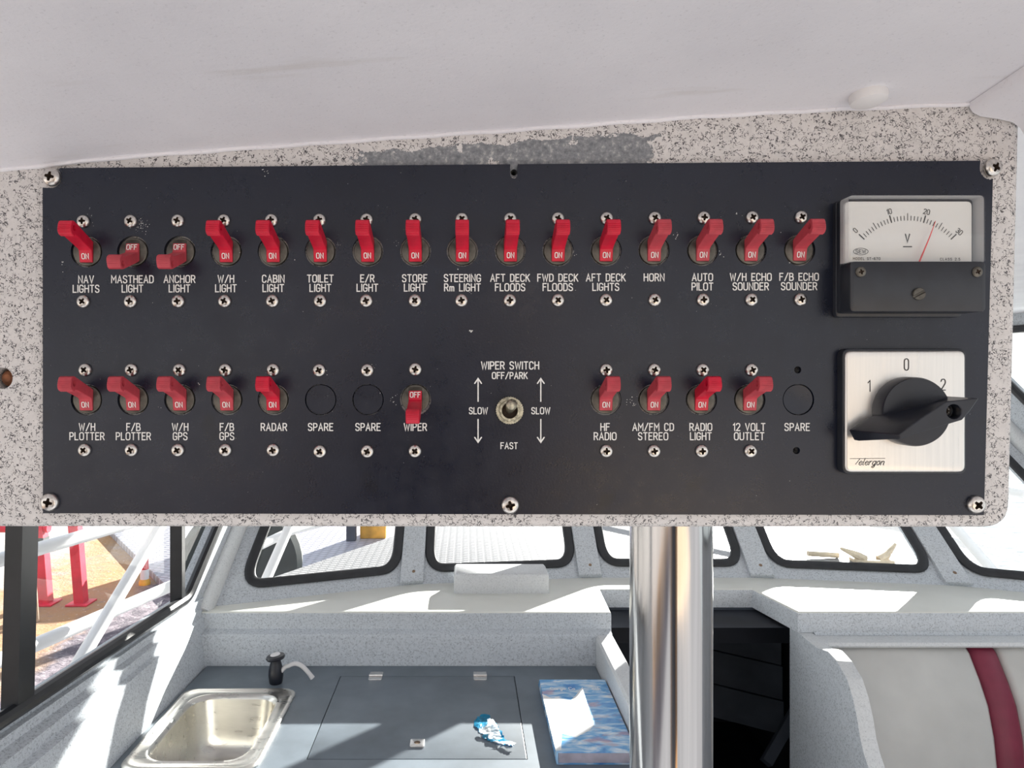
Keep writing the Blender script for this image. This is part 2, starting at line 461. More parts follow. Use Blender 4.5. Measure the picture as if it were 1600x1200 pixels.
# bead of filler where deckhead meets console
bm = bmesh.new(); pts = []
for i in range(60):
    px = -250+i*32; x = (px-CX)/FPX*.3815
    pts.append((x, .3808, zc(x)-.0004+.0003*math.sin(i*1.7)))
tube(bm, pts, .0014, 8); struct('trim_1', bm, M['ceiling'])

ZC_, ZS = -.78, -.648                                  # counter and dashboard shelf, from the eye
RK = 1.25                                              # windscreen leans forward at the top
PB = [Vector((-.715, 1.93)), Vector((-.165, 2.137)), Vector((.385, 2.208)), Vector((.92, 2.206)), Vector((1.474, 2.125)), Vector((1.955, 1.92))]
nwin = [0]
def window(loop_world, nrm, r, hh, frame_mat, pane_pts, name=None):
    nwin[0] += 1
    bm = bmesh.new(); tube(bm, loop_world, r, 10, closed=True, flat=(nrm, hh))
    wn = struct('window_%d' % nwin[0], bm, frame_mat)
    bm = bmesh.new(); vs_ = [bm.verts.new(p) for p in pane_pts]; bm.faces.new(vs_)
    obj('pane', bm, M['glass'], wn, 0, label='clear window glass'); return wn
for i in range(5):
    p, q = PB[i], PB[i+1]; ex = Vector((q.x-p.x, q.y-p.y, 0)); L = ex.length; ex.normalize()
    ey = Vector((0, RK, 1)); nn = ex.cross(ey).normalized()
    fr = Fr((p.x, p.y, EZ+ZS), ex, ey, nn)
    T = (zc((p.x+q.x)/2)-EZ)-ZS + .0
    sl_, sr_ = (.13*T if i == 0 else 0), (.13*T if i == 4 else 0)
    i0 = .085 if i == 0 else .052; i1 = .085 if i == 4 else .052
    b0 = .033 if i in (1, 2, 3) else .036
    tt = T-.07
    sk0 = .14 if i == 0 else 0; sk1 = .14 if i == 4 else 0
    hole = rpoly([(i0+sk0*b0, b0), (L-i1-sk1*b0, b0), (L-i1-sk1*tt, tt), (i0+sk0*tt, tt)], .05, 8)
    bm = bmesh.new()
    plate(bm, [(0, -.02), (L, -.02), (L-sr_, T), (sl_, T)], [hole], fr, -.03, 0)
    struct('wall_front' if i == 0 else 'wall_front.%03d' % i, bm, M['wall'])
    lp = [fr(a, b, .004) for a, b in hole]
    window(lp, nn, .0155, .008, M['rubber'], [fr(a, b, -.012) for a, b in hole])
# pillars between the windscreen lights
for k in range(1, 5):
    p = PB[k]; d = (PB[k+1]-PB[k-1]).normalized(); ex = Vector((d.x, d.y, 0)); ey = Vector((0, RK, 1)); nn = ex.cross(ey).normalized()
    fr = Fr((p.x, p.y, EZ+ZS), ex, ey, nn); T = zc(p.x)-EZ-ZS
    bm = bmesh.new(); plate(bm, [(-.036, 0), (.036, 0), (.036, T), (-.036, T)], [], fr, -.004, .016, .004, 2)
    o = struct('trim_%d' % (k+1), bm, M['wall'])
    bm = bmesh.new(); lathe(bm, [(.005, 0), (.005, .002), (.003, .003)], Fr(fr(.004, .022, .015), ex, ey.normalized(), nn), 12)
    obj('screw', bm, M['rust'], o)
# sides of the wheelhouse
def side(sgn, name):
    def X(y): return (-.715+.10*(y-1.93)) if sgn < 0 else (1.955-.10*(y-1.93))
    ex = Vector((.10 if sgn < 0 else -.10, 1, 0)); o = Vector((X(0), 0, EZ)); ez = Vector((-sgn, 0, 0))
    fr = Fr(o, ex, Z1, ez)
    def top(y): return zc(X(y))-EZ
    bot = -.618; tp0, tp1 = top(.3), top(2.7)
    yk = 1.93+RK*(tp1-ZS)
    outer = [(.3, bot), (1.93+RK*(bot-ZS), bot), (yk, tp1), (.3, tp0)]
    htop = min(tp0, tp1)-.06
    hole = rpoly([(.42, -.592), (1.835, -.592), (1.835+1.19*(htop+.592), htop), (.42, htop)], [.02, .06, .03, .02], 8)
    bm = bmesh.new(); plate(bm, outer, [hole], fr, -.03, 0); w_ = struct('wall_'+name, bm, M['wall'])
    wn = window([fr(a, b, .004) for a, b in hole], ez, .014, .014, M['alu_black'], [fr(a, b, -.012) for a, b in hole])
    for ym, wd, lean in ((1.245, .020, .035), (1.80, .0085, .0)):
        bm = bmesh.new()
        loft(bm, [[fr(ym+sx_*wd+lean*(.6+z), z, c) for sx_, c in ((-1, -.018), (1, -.018), (1, .012), (-1, .012))] for z in (-.60, htop)])
        obj('mullion', bm, M['alu_black'], wn)
    # corner pillar to the windscreen
    bm = bmesh.new()
    A = Vector((X(1.93), 1.93, EZ+ZS)); T = tp1-ZS; dirv = Vector((.125*-sgn, RK, 1))
    tube(bm, [A+Vector((-sgn*.006, -.004, 0))+dirv*t for t in (-.01, T*.5, T)], .026, 12); struct('trim_%d' % (6 if sgn < 0 else 7), bm, M['white_gel'])
    return X
XL = side(-1, 'left'); XR = side(1, 'right')
# stepped lower part of the port side, down to the counter
def prof(y):
    k = (1.93-y)/1.13; x = XL(y)
    return [(x-.03, -.615), (x+.006+.012*k, -.618), (x+.007+.016*k, -.634), (x+.010+.046*k, -.640), (x+.011+.050*k, -.660), (x+.016+.070*k, -.664), (x+.017+.073*k, -.675), (-.683-.022*k, -.79), (-.683-.022*k, -1.6), (x-.03, -1.6)]
bm = bmesh.new(); loft(bm, [[Vector((a, y, EZ+b)) for a, b in prof(y)] for y in (.3, 1.2, 1.93)]); struct('wall_left_lower', bm, M['wall'])
bm = bmesh.new(); loft(bm, [[Vector((XR(y)+a, y, EZ+b)) for a, b in ((.03, -.615), (-.01, -.618), (-.03, -.66), (-.03, -1.6), (.03, -1.6))] for y in (.3, 1.93)]); struct('wall_right_lower', bm, M['wall'])
bm = bmesh.new(); box(bm, -.9, 2.1, .3, 1.93, -.04, 0); struct('floor', bm, M['dark_panel'])
# unseen dark and brown strips added aft to streak the pole's reflection
bm = bmesh.new(); box(bm, -.28, .08, -1.34, -1.30, 0, 1.80, .004); dr_ = struct('reflection_strip_1', bm, M['dark_panel'])
for xa, xb_ in ((-.40, -.28), (.08, .26)):
    bm = bmesh.new(); box(bm, xa, xb_, -1.35, -1.29, 0, 1.80, .004); obj('warm_reflection_strip', bm, M['warm_reflection_strip'], dr_)
bm = bmesh.new(); box(bm, -1.3, 3.6, -15, -3.6, -.06, 0); struct('reflected_deck', bm, M['reflected_planks'])  # unseen sunlit deck, added so its reflection warms the switch panel
# moulding at the starboard end of the deckhead
bm = bmesh.new()
pp = [(1515,160),(1515,168),(1520,176),(1532,182),(1560,186),(1582,191),(1594,200),(1602,214),(1640,290),(1700,300),(1700,90),(1600,100)]
def ext(px, py, y): q = PY(px, py, .3800); return Vector((q.x, y, q.z+CSL*(.38-y)*1.0))
loft(bm, [[ext(a, b, y) for a, b in pp] for y in (.3800, .15, -.3)])
struct('trim_8', bm, M['ceiling'])

# dashboard shelf with the cut-out over the companionway
frz = Fr((0, 0, EZ), (1,0,0), (0,1,0), (0,0,1))
NX0, NX1 = .388, .872
bm = bmesh.new()
NB = 0
outer = [(-.715, 1.895), (.388, 1.895), (.396, 2.095), (.845, 2.095), (.886, 1.895), (1.955, 1.895)]+[(v.x, v.y+.01) for v in PB[::-1]]
plate(bm, outer, [], frz, ZS-.055, ZS, .007, 3)
sh = obj('dashboard_shelf', bm, [M['shelf'], M['wall']])
for p_ in sh.data.polygons: p_.material_index = 0 if p_.normal.z > .35 else 1
tag(sh, 'long pale shelf under the front windows with a notch above the dark opening', 'shelf')
# bulkhead under the shelf: port side with its step, starboard side
bm = bmesh.new()
pr = [(1.93, ZS-.05), (1.900, ZS-.05), (1.900, -.690), (1.893, -.694), (1.872, -.699), (1.868, -.706), (1.868, -1.6), (1.93, -1.6)]
loft(bm, [[Vector((x, y, EZ+z)) for y, z in pr] for x in (-.70, .386)]); struct('wall_bulkhead', bm, M['wall'])
bm = bmesh.new(); loft(bm, [[Vector((x, y+.02, EZ+z)) for y, z in pr] for x in (.928, 1.96)]); struct('wall_bulkhead.001', bm, M['wall'])
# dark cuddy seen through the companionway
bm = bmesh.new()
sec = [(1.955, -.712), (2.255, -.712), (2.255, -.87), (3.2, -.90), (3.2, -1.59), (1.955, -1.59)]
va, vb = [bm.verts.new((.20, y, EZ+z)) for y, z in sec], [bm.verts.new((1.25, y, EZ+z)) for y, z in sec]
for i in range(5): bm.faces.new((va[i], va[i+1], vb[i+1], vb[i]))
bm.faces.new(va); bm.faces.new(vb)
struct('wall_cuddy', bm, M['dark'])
bm = bmesh.new(); box(bm, .36, .90, 2.10, 2.115, EZ-.762, EZ-.700); struct('trim_9', bm, M['dark_panel'])
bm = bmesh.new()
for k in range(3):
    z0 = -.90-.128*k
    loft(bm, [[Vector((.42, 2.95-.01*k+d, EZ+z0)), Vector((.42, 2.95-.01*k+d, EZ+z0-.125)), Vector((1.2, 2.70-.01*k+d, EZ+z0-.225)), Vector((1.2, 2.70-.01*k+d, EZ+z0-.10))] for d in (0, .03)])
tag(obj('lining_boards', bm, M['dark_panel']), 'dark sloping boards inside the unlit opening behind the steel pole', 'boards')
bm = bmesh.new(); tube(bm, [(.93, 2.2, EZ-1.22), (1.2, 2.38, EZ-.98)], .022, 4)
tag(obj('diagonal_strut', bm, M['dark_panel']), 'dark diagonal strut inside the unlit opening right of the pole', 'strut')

# ------------------------------------------------------------------ outside
GZ = -1.55
bm = bmesh.new(); vv = [bm.verts.new((x, y, EZ+GZ)) for x, y in ((-60,-30), (-1.35,-30), (-1.35,2.2), (-1.05,3.2), (-.2,5.2), (.62,7.0), (.62,60), (-60,60))]
bm.faces.new(vv); struct('ground', bm, M['ground'])
bm = bmesh.new(); vv = [bm.verts.new((x, y, EZ-2.1)) for x, y in ((.7,7.2), (3.2,1.0), (60,-40), (400,0), (400,400), (.7,400))]; bm.faces.new(vv); struct('water', bm, M['water'])
dk = [(-.93,2.17),(-.80,2.65),(-.36,3.4),(.62,4.7),(1.6,3.4),(2.04,2.65),(2.17,2.17),(1.56,2.26),(.95,2.33),(.38,2.33),(-.22,2.26),(-.74,2.06)]
bm = bmesh.new(); plate(bm, dk, [], frz, -.845, -.80, .01, 2)
tag(obj('foredeck', bm, M['tread']), 'white chequer plate foredeck beyond the front windows', 'deck')
bm = bmesh.new(); plate(bm, [(-1.24,.2),(-1.14,1.6),(-1.02,1.9),(-.935,2.165),(-.78,2.06),(-.80,1.6),(-.94,.2)], [], frz, -.845, -.80, .01, 2)
tag(obj('side_deck', bm, M['tread']), 'narrow chequer plate side deck under the left window', 'deck')

# bow rail
br = thing('bow_rail', 'white tubular handrail outside the left and front windows', 'railing', (-1.15, 1.83, EZ-.8))
port = [(-1.38,1.0),(-1.17,1.78),(-.948,2.546),(-.79,3.2),(-.45,3.75),(.62,5.0)]
path = port+[(1.24-x, y) for x, y in port[-2::-1]]
for zz in (-.478, -.73):
    bm = bmesh.new(); tube(bm, [Vector((x, y, EZ+zz)) for x, y in path], .019, 12); obj('rail', bm, M['white_paint'], br)
for x0, y0, x1, y1 in ((-1.045,1.90,-.985,2.34), (-.745,2.60,-.665,3.0), (1.985,2.60,1.905,3.0), (2.285,1.90,2.225,2.34), (.62,4.62,.62,5.0)):
    bm = bmesh.new(); tube(bm, [Vector((x0,y0,EZ-.80)), Vector((x1,y1,EZ-.478))], .019, 12); obj('stanchion', bm, M['white_paint'], br)
# loading ramp of chequer plate
bm = bmesh.new(); plate(bm, [(-3.6,7.0),(-1.95,4.75),(-1.35,3.9),(-.95,4.0),(-.3,5.3),(.4,6.6),(.4,9.0),(-3.6,9.0)], [], frz, GZ, GZ+.05, .01, 2)
tag(obj('loading_ramp', bm, M['tread_ramp']), 'pale chequer plate ramp on the quay beyond the left windows', 'ramp')
# red barrier
q = PZ(72, 943, GZ); q2 = PZ(127, 943, GZ)
rb = thing('red_barrier', 'red steel barrier with two posts on the brown ground outside', 'barrier', q)
for b_, lean in ((q, -.07), (q2, -.07)):
    bm = bmesh.new(); t_ = b_+Vector((lean, .0, .9))
    loft(bm, [[b_+Vector((sx_*.032, sy_*.032, .01)) for sx_, sy_ in ((-1,-1),(1,-1),(1,1),(-1,1))], [t_+Vector((sx_*.032, sy_*.032, 0)) for sx_, sy_ in ((-1,-1),(1,-1),(1,1),(-1,1))]])
    obj('post', bm, M['red_paint'], rb)
    bm = bmesh.new(); box(bm, b_.x-.07, b_.x+.07, b_.y-.07, b_.y+.07, b_.z, b_.z+.012, .003); obj('base_plate', bm, M['red_paint'], rb)
    bm = bmesh.new(); k = .42; c_ = b_+Vector((lean*k/.9*1.0, 0, k)); box(bm, c_.x-.034, c_.x+.034, c_.y-.034, c_.y+.034, c_.z-.02, c_.z+.02); obj('collar', bm, M['tyre'], rb)
bm = bmesh.new(); a_ = q+Vector((-.5, 0, .50)); b_ = q+Vector((.02, 0, .50)); tube(bm, [a_, b_], .03, 10); obj('crossbar', bm, M['red_paint'], rb)
q = PZ(54, 972, GZ); bm = bmesh.new()
tube(bm, [q, q+Vector((-.02,0,.3)), q+Vector((-.055,0,.55)), q+Vector((-.05,0,.9))], .026, 8)
tag(obj('rusty_pipe', bm, M['rust']), 'bent rusty pipe standing on the ground left of the red posts', 'pipe')
q = PZ(226, 913, GZ)
bl = thing('striped_bollard', 'small red and white striped bollard outside the left window', 'bollard', q)
for nm, pf, mm in (('base', [(.040,0),(.040,.02),(.030,.04)], 'yellow'), ('band', [(.030,.04),(.028,.11)], 'white_paint'), ('body', [(.028,.11),(.025,.20),(.012,.25),(.008,.30)], 'red_paint')):
    bm = bmesh.new(); lathe(bm, pf, Fr(q, (1,0,0), (0,1,0), (0,0,1)), 16); obj(nm, bm, M[mm], bl, label={'band': 'white band'}.get(nm))
q = Vector((-1.31, 4.15, EZ+GZ)); bm = bmesh.new(); fr = Fr(q+Vector((0,0,.415)), (.94,.2,.0), (0,0,1), (.2,-.94,0))
lathe(bm, [(.20,-.09),(.33,-.10),(.36,-.06),(.36,.06),(.33,.10),(.20,.09)], fr, 40, False, False)
ty = obj('tyre', bm, M['tyre']); tag(ty, 'dark tyre standing beyond the left front window', 'tyre')
bm = bmesh.new(); lathe(bm, [(.205,-.07),(.16,-.03),(.05,-.02),(.05,.04),(.16,.05),(.205,.08)], fr, 32); obj('hub', bm, M['tyre'], ty)
q = PZ(414, 845, GZ+.051); bm = bmesh.new(); lathe(bm, [(.25,0),(.27,.02),(.27,.25),(.285,.26),(.27,.28),(.27,.55),(.25,.58)], Fr(q, (1,0,0),(0,1,0),(0,0,1)), 28)
tag(obj('blue_drum', bm, M['blue']), 'blue drum on the quay behind the tyre', 'drum')
q = PZ(580, 842, GZ+.05); bm = bmesh.new(); box(bm, q.x-.10, q.x+.13, q.y, q.y+.2, q.z, q.z+.9, .01)
tag(obj('yellow_locker', bm, M['yellow']), 'yellow painted locker seen through the left front window', 'locker')
q = PZ(548, 846, GZ+.05); bm = bmesh.new(); box(bm, q.x-.04, q.x+.04, q.y, q.y+.08, q.z, q.z+1.0, .004)
tag(obj('grey_post', bm, M['dark_panel']), 'dark grey post beside the yellow locker', 'post')
# fitting on the starboard bow
q = PZ(1362, 879, -.80)
bf = thing('bow_fitting', 'tan bow chock with two horns on the foredeck outside the right window', 'deck fitting', q)
bm = bmesh.new(); box(bm, q.x-.075, q.x+.08, q.y-.03, q.y+.04, q.z, q.z+.016, .004); obj('base', bm, M['tan'], bf)
for s_, e_ in ((-1, (-.12, .055)), (1, (.11, .072))):
    bm = bmesh.new(); tube(bm, [q+Vector((s_*.03, 0, .012)), q+Vector((s_*.06, 0, .03)), q+Vector((e_[0], .02, e_[1]))], [.02, .017, .006], 10); obj('horn', bm, M['tan'], bf)
q = PZ(1262, 872, -.80); bm = bmesh.new(); tube(bm, [q+Vector((0,0,.02)), q+Vector((.13,.0,.012))], .012, 10)
tag(obj('mooring_bar', bm, M['tan']), 'short tan bar lying on the foredeck left of the bow chock', 'bar')

# ------------------------------------------------------------------ cabin things
# galley counter
gc = thing('galley_counter', 'slate grey galley counter with a flush hatch, left of the steel pole', 'counter', (-.18, 1.6, 0))
SKX0, SKX1, SKY0, SKY1 = -.680, -.408, 1.375, 1.726
HX0, HX1, HY0, HY1 = -.3175, .122, 1.42, 1.802
bm = bmesh.new()
plate(bm, [(-.70,1.37),(.34,1.37),(.34,1.866),(-.680,1.866)], [rrect(SKX0+.02, SKY0+.02, SKX1-.02, SKY1-.02, .035), rrect(HX0-.0018, HY0-.0018, HX1+.0018, HY1+.0018, .002, 2)], frz, ZC_-.03, ZC_)
obj('worktop', bm, M['counter'], gc)
bm = bmesh.new(); plate(bm, rrect(HX0, HY0, HX1, HY1, .002, 2), [], frz, ZC_-.018, ZC_+.0006, .001, 2)
lid = obj('hatch_lid', bm, M['counter'], gc, label='flush hatch lid')
bm = bmesh.new(); box(bm, HX0-.01, HX1+.01, HY0-.01, HY1+.01, EZ+ZC_-.035, EZ+ZC_-.0195); obj('hatch_well', bm, M['gap'], gc)
for hx in (588, 750):
    q = PZ(hx, 1055, ZC_); bm = bmesh.new()
    for s_ in (-1, 1): plate(bm, rrect(q.x-.017, HY1+.002 if s_ > 0 else HY1-.024, q.x+.017, HY1+.024 if s_ > 0 else HY1-.002, .004, 3), [], frz, ZC_, ZC_+.0025, .0006, 2)
    tube(bm, [(q.x-.017, HY1, EZ+ZC_+.003), (q.x+.017, HY1, EZ+ZC_+.003)], .0032, 10)
    obj('hinge', bm, M['chrome'], gc, label='small steel hinge')
q = PZ(652, 1163, ZC_); bm = bmesh.new()
plate(bm, rrect(q.x-.015, q.y-.015, q.x+.015, q.y+.015, .003), [circ(q.x, q.y, .0065, 20)], frz, ZC_+.0006, ZC_+.004, .0008, 2)
lt = obj('latch_plate', bm, M['chrome'], gc, label='square steel latch plate')
bm = bmesh.new(); lathe(bm, [(.0062,.0006),(.0062,.002),(.003,.0022)], Fr((q.x, q.y, EZ+ZC_), (1,0,0),(0,1,0),(0,0,1)), 16); obj('keyhole', bm, M['rust'], gc)
bm = bmesh.new(); box(bm, -.70, .34, 1.372, 1.386, .02, EZ+ZC_-.03)
box(bm, .326, .34, 1.386, 1.866, .02, EZ+ZC_-.03); box(bm, -.70, -.688, 1.386, 1.866, .02, EZ+ZC_-.03)
obj('cabinet', bm, M['white_gel'], gc)
# raised coaming beside the counter
bm = bmesh.new()
loft(bm, [[Vector((x, y, EZ+z)) for x, z in ((.342,-.95),(.342,-.708),(.347,-.701),(.382,-.697),(.387,-.704),(.387,-.95))] for y in (1.867, 1.40, 1.25)])
tag(obj('counter_coaming', bm, M['white_gel']), 'pale upstand along the right edge of the counter beside the blue book', 'upstand')
# sink
sk = thing('sink', 'small square stainless steel sink set into the grey counter', 'sink', ((SKX0+SKX1)/2, (SKY0+SKY1)/2, EZ+ZC_))
bm = bmesh.new(); rows = []
def sring(o_): return rrect(SKX0+o_, SKY0+o_, SKX1-o_, SKY1-o_, .036 if o_ < .02 else .058, 10)
for off, h in ((0,.0005),(0,.003),(.003,.0058),(.009,.0062),(.013,.0035),(.026,.003),(.030,.0045),(.033,.002),(.036,-.006)):
    rows.append((sring(off), h))
rs = [ring(bm, frz, p, ZC_+h) for p, h in rows]
for a, b_ in zip(rs, rs[1:]): bridge(bm, a, b_)
obj('rim', bm, M['sink'], sk, 50)
bm = bmesh.new(); rows = []
for off, h in ((.036,-.006),(.037,-.02),(.044,-.085),(.049,-.105),(.057,-.118),(.068,-.126),(.082,-.1295),(.10,-.130)):
    rows.append((sring(off), h))
rs = [ring(bm, frz, p, ZC_+h) for p, h in rows]
for a, b_ in zip(rs, rs[1:]): bridge(bm, a, b_)
bm.faces.new(rs[-1]); obj('basin', bm, M['sink'], sk, 60)
bm = bmesh.new(); lathe(bm, [(.022,.0),(.022,.002),(.016,.003),(.012,.0005)], Fr((SKX0+.15, SKY0+.12, EZ+ZC_-.130), (1,0,0),(0,1,0),(0,0,1)), 20); obj('drain', bm, M['chrome'], sk)
# hand pump tap
q = PZ(431, 1067, ZC_)
pt = thing('hand_pump_tap', 'black hand pump tap with a white spout behind the sink', 'tap', q)
fz = Fr(q, (1,0,0), (0,1,0), (0,0,1))
bm = bmesh.new(); lathe(bm, [(.0150,0),(.0165,.004),(.0185,.020),(.0175,.034),(.0145,.046),(.0125,.054),(.0125,.058)], fz, 24); obj('body', bm, M['black_gloss'], pt)
bm = bmesh.new(); fk = Fr(q+Vector((0,0,.058)), (1,0,.12), (0,1,0), (-.12,0,1))
lathe(bm, [(.012,0),(.0215,.002),(.0235,.006),(.0215,.010),(.013,.012)], fk, 24); kb = obj('pump_knob', bm, M['black_gloss'], pt)
bm = bmesh.new(); lathe(bm, [(.0125,.0121),(.0115,.0140),(.006,.0148)], fk, 20); obj('knob_cap', bm, M['plastic_white'], kb, label='pale disc on the knob')
bm = bmesh.new(); sp = []
for t_ in range(13):
    u = t_/12; ax = .012+.080*u
    sp.append(q+Vector((ax, -.002, .020+.0345*math.sin(min(1, u*1.0)*math.pi*.92+.12)+(.004 if u < .2 else 0)-.012*u)))
tube(bm, sp, [.0055]*12+[.0062], 12); obj('spout', bm, M['plastic_white'], pt, label='white curved spout')

# book
BZ = ZC_+.024
bk = thing('manual_book', 'thick blue soft-cover book lying on the counter beside the pole', 'book', (.258, 1.565, EZ+ZC_))
bx0, bx1, by0, by1 = .180, .338, 1.400, 1.728
bm = bmesh.new(); box(bm, bx0+.003, bx1-.003, by0+.003, by1-.002, EZ+ZC_+.002, EZ+BZ-.001); obj('pages', bm, M['paper'], bk)
def cover_mat():
    m, nt, b = nmat('blue_book_cover'); setv(b, (.05, .22, .6), .22)
    co = coords(nt, (1, 1, 1)); s = nd(nt, 'SeparateXYZ'); lk(nt, co, s.inputs[0])
    n1 = noise(nt, coords(nt, (3, 9, 1)), 5, 4, .6, .8)
    col = ramp(nt, n1, (.32, (.06, .24, .62)), (.46, (.16, .44, .78)), (.57, (.50, .70, .90)), (.68, (.88, .91, .95)))
    red = sstep(nt, noise(nt, coords(nt, (1, 2, 1)), 14, 3), .60, .70)
    col = mixc(nt, math1(nt, 'MULTIPLY', red, .5), col, (.62, .28, .26))
    lk(nt, col, b.inputs['Base Color']); bump(nt, b, n1, .3, .002); return m
M['cover'] = cover_mat()
bm = bmesh.new(); plate(bm, rrect(bx0, by0, bx1, by1, .003, 3), [], frz, BZ-.001, BZ+.0006)
plate(bm, rrect(bx0, by0, bx1, by1, .003, 3), [], frz, ZC_+.0003, ZC_+.0016)
loft(bm, [[Vector((x, y, EZ+z)) for x, z in ((bx0-.001, ZC_+.0004), (bx0-.0035, ZC_+.012), (bx0-.001, BZ+.0006), (bx0+.002, BZ+.0004), (bx0+.002, ZC_+.0004))] for y in (by0, by1)])
obj('cover', bm, M['cover'], bk)

# crumpled wrapper
def crumple(poly_px, z, mat, name, parent=None, amp=.007, seed=0, n=26):
    pts = [PZ(a, b, z) for a, b in poly_px]
    xs = [p.x for p in pts]; ys_ = [p.y for p in pts]
    bm = bmesh.new(); vs_ = {}
    def inside(x, y):
        c = False; j = len(pts)-1
        for i in range(len(pts)):
            if (pts[i].y > y) != (pts[j].y > y) and x < (pts[j].x-pts[i].x)*(y-pts[i].y)/(pts[j].y-pts[i].y)+pts[i].x: c = not c
            j = i
        return c
    dx, dy = (max(xs)-min(xs))/n, (max(ys_)-min(ys_))/n
    def V(i, j):
        if (i, j) not in vs_:
            x, y = min(xs)+dx*i, min(ys_)+dy*j
            h = abs(mnoise.noise(Vector((x*38+seed, y*30, seed*3.1))))*amp+abs(mnoise.noise(Vector((x*110, y*90+seed, 5))))*amp*.35
            vs_[(i, j)] = bm.verts.new((x, y, EZ+z+.0008+h))
        return vs_[(i, j)]
    for i in range(n):
        for j in range(n):
            if inside(min(xs)+dx*(i+.5), min(ys_)+dy*(j+.5)): bm.faces.new((V(i,j), V(i+1,j), V(i+1,j+1), V(i,j+1)))
    bmesh.ops.solidify(bm, geom=bm.faces[:], thickness=.0004)
    return bm
wr = thing('crumpled_wrapper', 'crumpled blue and white plastic wrapper lying on the hatch lid', 'wrapper', PZ(765, 1145, ZC_))
obj('printed_film', crumple([(742,1128),(748,1120),(766,1119),(766,1128),(775,1132),(790,1158),(806,1163),(800,1167),(768,1161),(752,1155),(757,1150),(750,1146),(748,1140),(741,1136)], ZC_, 0, 'x', seed=2), M['cyan'], wr, 0, label='blue printed film')
obj('white_film', crumple([(762,1126),(770,1127),(776,1135),(785,1157),(764,1156),(763,1149),(750,1147),(749,1141),(761,1137)], ZC_+.006, 0, 'x', seed=5), M['white_film'], wr, 0, label='white film')
obj('white_tail', crumple([(768,1160),(790,1159),(806,1163),(802,1168),(790,1165)], ZC_+.005, 0, 'x', seed=8, n=16), M['white_film'], wr, 0, label='white film')

# box on the shelf
bm = bmesh.new()
loft(bm, [rp for rp in ([Vector((x, y, EZ+z)) for x, y in rrect(-.035, 2.050, .2405, 2.160, .006, 3)] for z in (ZS, ZS+.05))]
     + [[Vector((x, y, EZ+ZS+.056)) for x, y in rrect(-.030, 2.056, .2355, 2.157, .006, 3)]])
tag(obj('shelf_box', bm, M['white_gel'], None, 50), 'low flecked white box on the shelf under the front window', 'box')

# steel pole
q = Vector(((1048-CX)/FPX*.75, .75, 0)); PR = 63/FPX*.75*.998
bm = bmesh.new(); lathe(bm, [(PR, .0), (PR, zc(q.x)-.0)], Fr(q, (1,0,0),(0,1,0),(0,0,1)), 64)
tag(obj('support_pole', bm, M['pole']), 'thick polished steel pole standing below the switch console', 'pole')

# seat end panel and backrest
ef = [(1.95,-.703),(1.80,-.705),(1.745,-.692),(1.70,-.70),(1.655,-.722),(1.63,-.755),(1.613,-.79),(1.60,-.83),(1.585,-.858),(1.55,-.90),(1.53,-.97),(1.52,-1.1),(1.50,-1.6),(1.95,-1.6)]
bm = bmesh.new(); plate(bm, rpoly(ef, [0,.02,.03,.03,.03,.03,.03,.03,.02,.03,.03,0,0,0], 3), [], Fr((.925, 0, EZ), (0,1,0), (0,0,1), (-1,0,0)), .0, .037, .004, 2)
ep = obj('seat_end_panel', bm, [M['white_gel'], M['wall']])
for p_ in ep.data.polygons: p_.material_index = 1 if abs(p_.normal.x) > .7 else 0
tag(ep, 'curved pale end panel between the dark opening and the grey backrest', 'panel')
sb = thing('padded_settee', 'padded pale grey vinyl backrest with a maroon stripe, at the lower right', 'backrest', (1.44, 1.8, EZ-1.2))
bp = [(1.878,-.726),(1.855,-.722),(1.838,-.735),(1.80,-.79),(1.772,-.84),(1.752,-.91),(1.742,-.98),(1.735,-1.06),(1.735,-1.2)]
def vinyl(x0, x1, mat, name, lift=0, inset=0):
    bm = bmesh.new()
    xs = [x0, x0+.012, x1-.012, x1] if lift == 0 else [x0, x1]
    ls = []
    for x in xs:
        e_ = .010 if (lift == 0 and x in (x0, x1)) else 0
        ls.append([Vector((x, y+e_-lift, EZ+z-e_*.6)) for y, z in bp]+[Vector((x, 1.888, EZ-1.2)), Vector((x, 1.888, EZ-.726-e_))])
    loft(bm, ls); return obj(name, bm, mat, sb, 50)
vinyl(.930, 1.311, M['vinyl'], 'cushion'); vinyl(1.312, 1.382, M['maroon'], 'stripe').__setitem__('label', 'maroon stripe'); vinyl(1.383, 1.91, M['vinyl'], 'cushion')
bm = bmesh.new(); loft(bm, [[Vector((x, y, EZ+z)) for y, z in ((1.886,-.708),(1.84,-.709),(1.835,-.716),(1.84,-.722),(1.886,-.722))] for x in (.928, 1.92)])
obj('top_rail', bm, M['white_gel'], sb, label='pale moulded top rail')

# ------------------------------------------------------------------ overhead console
CW = -.0025                                            # console face lies just behind the panel
fc = Fr((0, PD, EZ))
def c2(px, py, Y=PD): return ((px-CX)/FPX*Y, -(py-CY)/FPX*Y)
cy_ = PD-CW
cpts = [c2(-260, 825, cy_), c2(1582, 826, cy_), c2(1598, 190, cy_), c2(1600, 148, cy_), c2(1310, 158, cy_), c2(850, 187, cy_), c2(580, 205, cy_), c2(200, 232, cy_), c2(-260, 279, cy_)]
coutline = rpoly(cpts, [.004, .014, .01, 0, 0, 0, 0, 0, 0], 6)
hx_, hy_ = c2(3, 591, cy_)
ntx, nty = c2(803, 268, cy_)
cs = thing('overhead_console', 'speckled off-white overhead console that carries the black switch panel', 'console', (PY(800, 825, cy_)+Vector((0,.08,0))))
bm = bmesh.new(); plate(bm, coutline, [circ(hx_, hy_, 17*SP, 24), circ(ntx, nty-.0005, 5.2*SP, 16)]+[circ(*c2(x_, y_, cy_), 5.6*SP, 14) for x_, y_ in ((1246.5,578),(1244.5,704))], fc, -.17, CW, .005, 4)
obj('body', bm, M['console'], cs)
